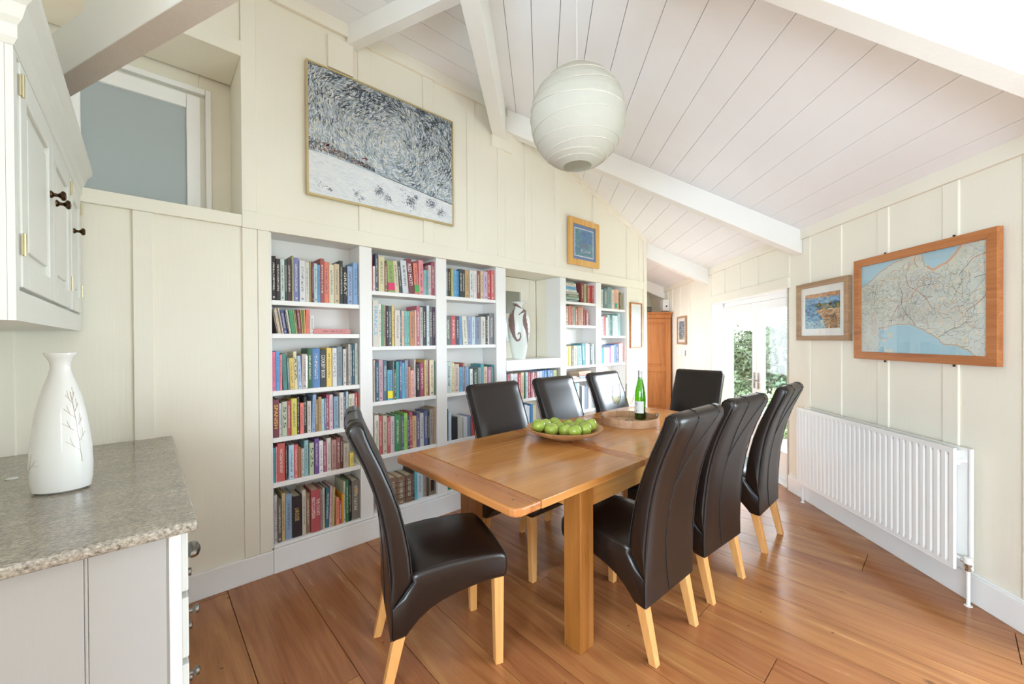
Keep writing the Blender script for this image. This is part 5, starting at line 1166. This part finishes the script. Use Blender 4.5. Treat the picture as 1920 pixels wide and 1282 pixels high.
# ================================================================ CHAIRS
REAR = [(.25, -.232), (.32, -.230), (.40, -.231), (.50, -.236), (.60, -.244), (.70, -.258), (.80, -.278), (.89, -.305), (.97, -.336), (1.055, -.374), (1.095, -.392), (1.115, -.388)]
def rear_y(z):
    for (z0, y0), (z1, y1) in zip(REAR, REAR[1:]):
        if z0 <= z <= z1: return y0+(y1-y0)*(z-z0)/(z1-z0)
    return REAR[-1][1]
def smoothpoly(p, it=1):
    return p
def pillow(mb, prof, hw, r, crown=None, taper=None):
    n = len(prof); nor = []
    area_ = sum(prof[i][0]*prof[(i+1) % n][1]-prof[(i+1) % n][0]*prof[i][1] for i in range(n)); sg = 1 if area_ > 0 else -1
    for i in range(n):
        a, b, c = prof[i-1], prof[i], prof[(i+1) % n]
        e1 = Vector((b[0]-a[0], b[1]-a[1])).normalized(); e2 = Vector((c[0]-b[0], c[1]-b[1])).normalized()
        v = Vector((e1.y+e2.y, -(e1.x+e2.x)))*sg
        if v.length < 1e-6: v = Vector((e1.y, -e1.x))*sg
        v.normalize(); k = 1/max(.6, v.dot(Vector((e1.y, -e1.x))*sg)); nor.append((v.x*k, v.y*k))
    xs = [(-hw, r), (-hw+.12*r, r*.62), (-hw+.45*r, r*.22), (-hw+r, 0)]
    for f in (-.6, -.3, 0, .3, .6): xs.append((hw*f, 0))
    xs += [(-a, b) for a, b in xs[3::-1]]
    rings = []
    for x, ins in xs:
        ring = []
        for i, (y, z) in enumerate(prof):
            sc = taper(y, z) if taper else 1
            kk = .1 if (z < .44 and y < -.212) else 1; yy, zz = y-nor[i][0]*ins*kk, z-nor[i][1]*ins*kk
            if crown: dy, dz = crown(x/hw, y, z); yy += dy; zz += dz
            ring.append(mb.v((x*sc, yy, zz)))
        rings.append(ring)
    for A, B in zip(rings, rings[1:]):
        for i in range(n): mb.b.faces.new([A[i], A[(i+1) % n], B[(i+1) % n], B[i]])
    mb.b.faces.new(rings[0][::-1]); mb.b.faces.new(rings[-1]); return mb
def make_chair():
    t = thing('dining_chair', 'chair', 'chair')
    back = [(-.232, .25), (-.2255, .25), (-.2255, .372), (-.185, .415), (-.145, .465), (-.143, .50), (-.150, .58), (-.168, .68), (-.190, .77), (-.220, .86), (-.256, .95), (-.292, 1.03), (-.310, 1.075), (-.318, 1.105), (-.330, 1.125), (-.350, 1.135), (-.372, 1.130), (-.388, 1.115), (-.392, 1.095), (-.374, 1.055), (-.336, .97), (-.305, .89), (-.278, .80), (-.258, .70), (-.244, .60), (-.236, .50), (-.231, .40), (-.230, .32)]
    mb = MB(); pillow(mb, back, .2305, .020); mb.build('backrest', M['leather'], t, smooth=50)
    seat = [(-.225, .25), (-.19, .245), (-.168, .25), (-.145, .275), (-.115, .305), (-.07, .336), (-.02, .357), (.05, .376), (.13, .388), (.20, .393), (.258, .393), (.268, .40), (.274, .42), (.276, .45), (.274, .478), (.266, .495), (.245, .508), (.20, .515), (.12, .519), (.03, .518), (-.06, .512), (-.12, .505), (-.150, .49), (-.146, .468), (-.186, .418), (-.225, .376)]
    mb = MB(); pillow(mb, seat, .231, .02, crown=lambda f, y, z: (0, .014*(1-f*f) if z > .48 else 0)); mb.build('seat', M['leather'], t, smooth=50)
    for sx in (-1, 1):
        for nm, (ya, za), (yb, zb), wa, wb in (('leg', (.236, .40), (.238, 0), .046, .036), ('leg', (-.190, .27), (-.252, 0), .048, .036)):
            x = sx*.192; a, b = wa/2, wb/2
            MB().hexa([(x-b, yb-b, zb), (x+b, yb-b, zb), (x+b, yb+b, zb), (x-b, yb+b, zb), (x-a, ya-a, za), (x+a, ya-a, za), (x+a, ya+a, za), (x-a, ya+a, za)]).build(nm, M['cleg'], t, bevel=.003)
    # piping and stitched seams
    for sx in (-1, 1):
        mb = MB(); mb.tube([(sx*.2275, y+(-.0005), z) for y, z in [(rear_y(z)+.004, z) for z in (.27, .35, .45, .55, .65, .75, .85, .95, 1.03, 1.08)]]+[(sx*.2255, -.372, 1.121), (sx*.2255, -.35, 1.127), (sx*.2255, -.328, 1.115)]+
                       [(sx*.2255, y-.004, z) for y, z in ((-.310, 1.075), (-.292, 1.03), (-.256, .95), (-.220, .86), (-.190, .77), (-.168, .68), (-.150, .58), (-.143, .50))], .0028, 6)
        mb.build('piping', M['seam'], t, smooth=True)
        mb = MB(); mb.tube([(sx*.2285, -.145, .466), (sx*.2290, -.185, .417), (sx*.2285, -.218, .378)], .0018, 5)
        mb.tube([(sx*.224, -.14, .503), (sx*.226, 0, .513), (sx*.226, .15, .513), (sx*.224, .24, .503)], .0016, 5); mb.build('stitching', M['seam'], t)
    mb = MB()
    def X(f): return -.228+.456*f
    def seam(pts):
        P = []
        for (f0, z0), (f1, z1) in zip(pts, pts[1:]):
            for k in range(6): q = k/6; z = z0+(z1-z0)*q; P.append((X(f0+(f1-f0)*q), rear_y(z)-.0006, z))
        z = pts[-1][1]; P.append((X(pts[-1][0]), rear_y(z)-.0006, z)); mb.tube(P, .0026, 6)
    seam([(.37, 1.10), (.39, 1.0), (.41, .85), (.42, .78)]); seam([(.85, 1.10), (.72, 1.0), (.55, .87), (.42, .78), (.38, .65), (.37, .52), (.40, .40), (.46, .26)])
    mb.tube([(X(.37), -.395, 1.10), (X(.37), -.375, 1.131), (X(.37), -.345, 1.135)], .0022, 5); mb.tube([(X(.85), -.395, 1.10), (X(.85), -.375, 1.131), (X(.85), -.345, 1.135)], .0022, 5)
    mb.build('rear_seam', M['seam'], t)
    return t
chair0 = make_chair()
CH = [((1.007, 1.637), -109.6, 'near chair pulled out at the near end of the table'),
      ((1.862, 1.135), -1.5, 'chair nearest the camera on the radiator side, seen from behind'),
      ((2.492, 1.12), -4.2, 'middle chair of the three seen from behind on the radiator side'),
      ((3.276, 1.10), 0.5, 'farthest chair of the three seen from behind, nearest the white radiator'),
      ((1.90, 1.93), 180, 'chair on the bookcase side, left of the fruit bowl'),
      ((2.565, 1.93), 180, 'middle chair on the bookcase side, directly behind the bowl of apples'),
      ((3.28, 1.93), 180, 'farthest chair on the bookcase side, behind the wine glasses'),
      ((3.80, 1.72), 90, 'head chair at the far end of the table')]
for i, ((x, y), rz, lb) in enumerate(CH):
    c = chair0 if i == 0 else copy_tree(chair0)
    c.location = (x, y, 0); c.rotation_euler.z = R_(rz); c['group'] = 'brown leather dining chairs around the table'
    c['label'] = 'dark brown leather '+lb.replace('near chair', 'dining chair', 1) if i == 0 else 'brown leather '+lb
# ================================================================ ON THE TABLE
def fruit_bowl():
    c = (2.03, 1.71, TZ+.0005); t = thing('fruit_bowl', 'wide shallow turned wooden bowl holding green apples on the dining table', 'bowl', c)
    MB().lathe([(0, .002), (.09, .0), (.10, .004), (.15, .022), (.21, .045), (.245, .068), (.250, .076), (.241, .077), (.22, .060), (.17, .038), (.10, .020), (0, .017)], 64, close=False).build('body', M['bowl'], t, smooth=60)
    m = mat('green_apple_skin', '8fb52a', .25); g = N(m); p = g.n['Principled BSDF']; tc = g('TexCoord'); oi = g('ObjectInfo')
    no = g('TexNoise', i_Vector=tc.outputs['Object'], i_Scale=9., i_Detail=3.); vo = g('TexVoronoi', i_Vector=tc.outputs['Object'], i_Scale=130.)
    r = g.ramp(no.outputs[0], [(.3, lin('8ea63a')), (.7, lin('aebc58'))]); sp = g.ramp(vo.outputs['Distance'], [(.06, (1, 1, 1)), (.1, (0, 0, 0))])
    mx = g('Mix', data_type='RGBA', i_0=g('Math', operation='MULTIPLY', i_0=sp, i_1=.3).outputs[0], i_6=r, i_7=lin('d8e08c')); g.t.links.new(mx.outputs[2], p.inputs['Base Color'])
    a = MB(); R = .0445
    pr_ = []
    for k in range(19):
        q = -math.pi/2+math.pi*k/18; rr = R*math.cos(q)**.85 if 0 < k < 18 else 0; z = R*.92*math.sin(q); d = math.cos(q)
        z += -.010*math.exp(-(rr/.011)**2) if q > 0 else .006*math.exp(-(rr/.011)**2)
        pr_.append((rr*(1+.06*math.sin(q)), z))
    t0 = thing('apple', 'x', 'apple'); a.lathe(pr_, 32, close=False).build('skin', m, t0, smooth='all')
    MB().tube([(0, 0, .026), (.001, .0, .040), (.004, .001, .047)], .0014, 6).build('stem', M['twig'], t0)
    # positions seen from the camera side; lower ring then two on top
    view = Vector((c[0], c[1], 0)).normalized(); side = Vector((view.y, -view.x, 0))
    spots = [(-0.166, -0.036, 0.086, 'green apple at the left end of the bowl'), (-0.084, -0.064, 0.067, 'green apple in the front row, second from the left'), (0.005, -0.054, 0.063, 'green apple in the front row near the middle of the bowl'), (0.065, -0.119, 0.075, 'green apple nearest the front rim of the bowl'), (0.129, -0.057, 0.076, 'green apple in the front row, second from the right'), (0.169, 0.022, 0.086, 'green apple at the right end of the bowl'), (-0.13, 0.044, 0.075, 'green apple behind the leftmost one'), (-0.045, 0.02, 0.063, 'green apple in the second row, left of centre'), (0.069, 0.007, 0.064, 'green apple in the second row, right of centre'), (-0.066, 0.106, 0.072, 'green apple at the back left of the bowl'), (0.019, 0.081, 0.064, 'green apple at the back, middle of the bowl'), (0.108, 0.087, 0.076, 'green apple at the back right of the bowl')]
    rnd = random.Random(3)
    for i, (u, v, z, lb) in enumerate(spots):
        ap = t0 if i == 0 else copy_tree(t0)
        p = Vector(c)+side*u+view*v; ap.location = (p.x, p.y, TZ+z+.001); ap.rotation_euler = (rnd.uniform(-.5, .5), rnd.uniform(-.5, .5), rnd.random()*6); ap['label'] = lb; ap['group'] = 'green apples in the bowl'
        s = rnd.uniform(.95, 1.0); ap.scale = (s, s, s)
fruit_bowl()
def tray_set():
    c = Vector((2.765, 1.675, TZ+.0005)); t = thing('serving_tray', 'round pale wooden tray with upright rim and metal handles holding the wine', 'tray', c)
    MB().lathe([(0, 0), (.205, 0), (.205, .012), (0, .012)], 64).build('base', M['tray'], t)
    for k in range(5):
        a0, a1 = 2*math.pi*k/5, 2*math.pi*(k+1)/5; mb = MB(); n = 16; ring = []
        for i in range(n+1):
            a = a0+(a1-a0)*i/n-.0; ca, sa = math.cos(a), math.sin(a)
            ring.append([mb.v((r*ca, r*sa, z)) for r, z in ((.206, 0), (.216, 0), (.216, .058), (.206, .058))])
        for A, B in zip(ring, ring[1:]):
            for q in range(4): mb.b.faces.new([A[q], A[(q+1) % 4], B[(q+1) % 4], B[q]])
        mb.b.faces.new(ring[0]); mb.b.faces.new(ring[-1][::-1]); mb.build('rim', M['tray'], t, bevel=.0015)
    for sg in (-1, 1):
        d = Vector((math.cos(R_(-44)), math.sin(R_(-44)), 0))*sg; e = Vector((-d.y, d.x, 0)); mb = MB()
        mb.tube([d*.211+e*.03+Vector((0, 0, .05)), d*.211+e*.03+Vector((0, 0, .072)), d*.211-e*.03+Vector((0, 0, .072)), d*.211-e*.03+Vector((0, 0, .05))], .004, 8)
        for q in (-1, 1): mb.lathe([(0, 0), (.007, 0), (.007, .006), (0, .006)], 10, c=(d*.211+e*.03*q+Vector((0, 0, .058))))
        mb.build('handle', M['pewter'], t, smooth=True)
    b = thing('wine_bottle', 'green glass wine bottle with pale label and silver capsule standing in the tray', 'bottle', (2.905, 1.665, TZ+.0132)); b.scale = (1.17, 1.17, 1.17)
    MB().lathe([(0, .008), (.02, .004), (.034, 0), (.0365, .004), (.0365, .15), (.035, .175), (.029, .215), (.021, .25), (.0155, .275), (.014, .30), (.0135, .325), (0, .325)], 40, close=False).build('glass_body', M['green'], b, smooth='all')
    MB().lathe([(0, .331), (.0145, .331), (.0155, .326), (.0155, .322), (.0147, .318), (.0150, .278), (.0158, .274)], 32, close=False).build('capsule', M['foil'], b, smooth=True)
    def wrap(name, a0, a1, z0, z1, m, r=.0371):
        q = MB(); n = 14; pts = []
        for i in range(n+1):
            a = a0+(a1-a0)*i/n; pts.append((q.v((r*math.cos(a), r*math.sin(a), z0)), q.v((r*math.cos(a), r*math.sin(a), z1))))
        for A, B in zip(pts, pts[1:]): q.b.faces.new([A[0], B[0], B[1], A[1]])
        return q.build(name, m, b, smooth=True)
    ang = math.atan2(-1.665, -2.905)-.35
    wrap('paper_label', ang-1.15, ang+1.0, .045, .125, M['paperlabel'])
    for z, w_ in ((.112, .5), (.106, .35), (.098, .45), (.06, .12), (.064, .12)): wrap('label_print', ang-.35-w_*.5, ang-.35+w_*.5, z, z+.0018, M['ink'], .0373)
    wrap('label_print', ang-.42, ang-.28, .053, .059, M['ink'], .0373)
    def glass(x, y, lb, first=None):
        if first:
            g = copy_tree(first); g.location = (x, y, TZ+.0132); g['label'] = lb; return g
        g = thing('wine_glass', lb, 'wine glass', (x, y, TZ+.0132), 0, 'stemmed glasses of white wine in the tray'); g.scale = (.92, .92, 1.27)
        prof = [(0, 0), (.033, 0), (.034, .0015), (.020, .004), (.006, .008), (.0032, .02), (.003, .085), (.005, .092), (.016, .100), (.028, .112), (.037, .130), (.0385, .145), (.036, .170), (.031, .200), (.0275, .225)]
        inn = [(.0267, .225), (.0302, .200), (.0352, .170), (.0377, .145), (.0362, .130), (.027, .113), (.015, .102), (0, .097)]
        MB().lathe(prof, 40, close=False).build('glass', M['glass'], g, smooth='all')
        MB().lathe([(0, .0975), (.0148, .1022), (.0267, .1132), (.0359, .1302), (.0374, .142), (0, .142)], 36, close=False).build('wine', M['wine'], g, smooth=40)
        return g
    g0 = glass(2.745, 1.78, 'stemmed glass of white wine in the tray, on the left and farther from the bottle')
    glass(2.80, 1.70, 'stemmed glass of white wine in the tray, right beside the green bottle', g0)
tray_set()
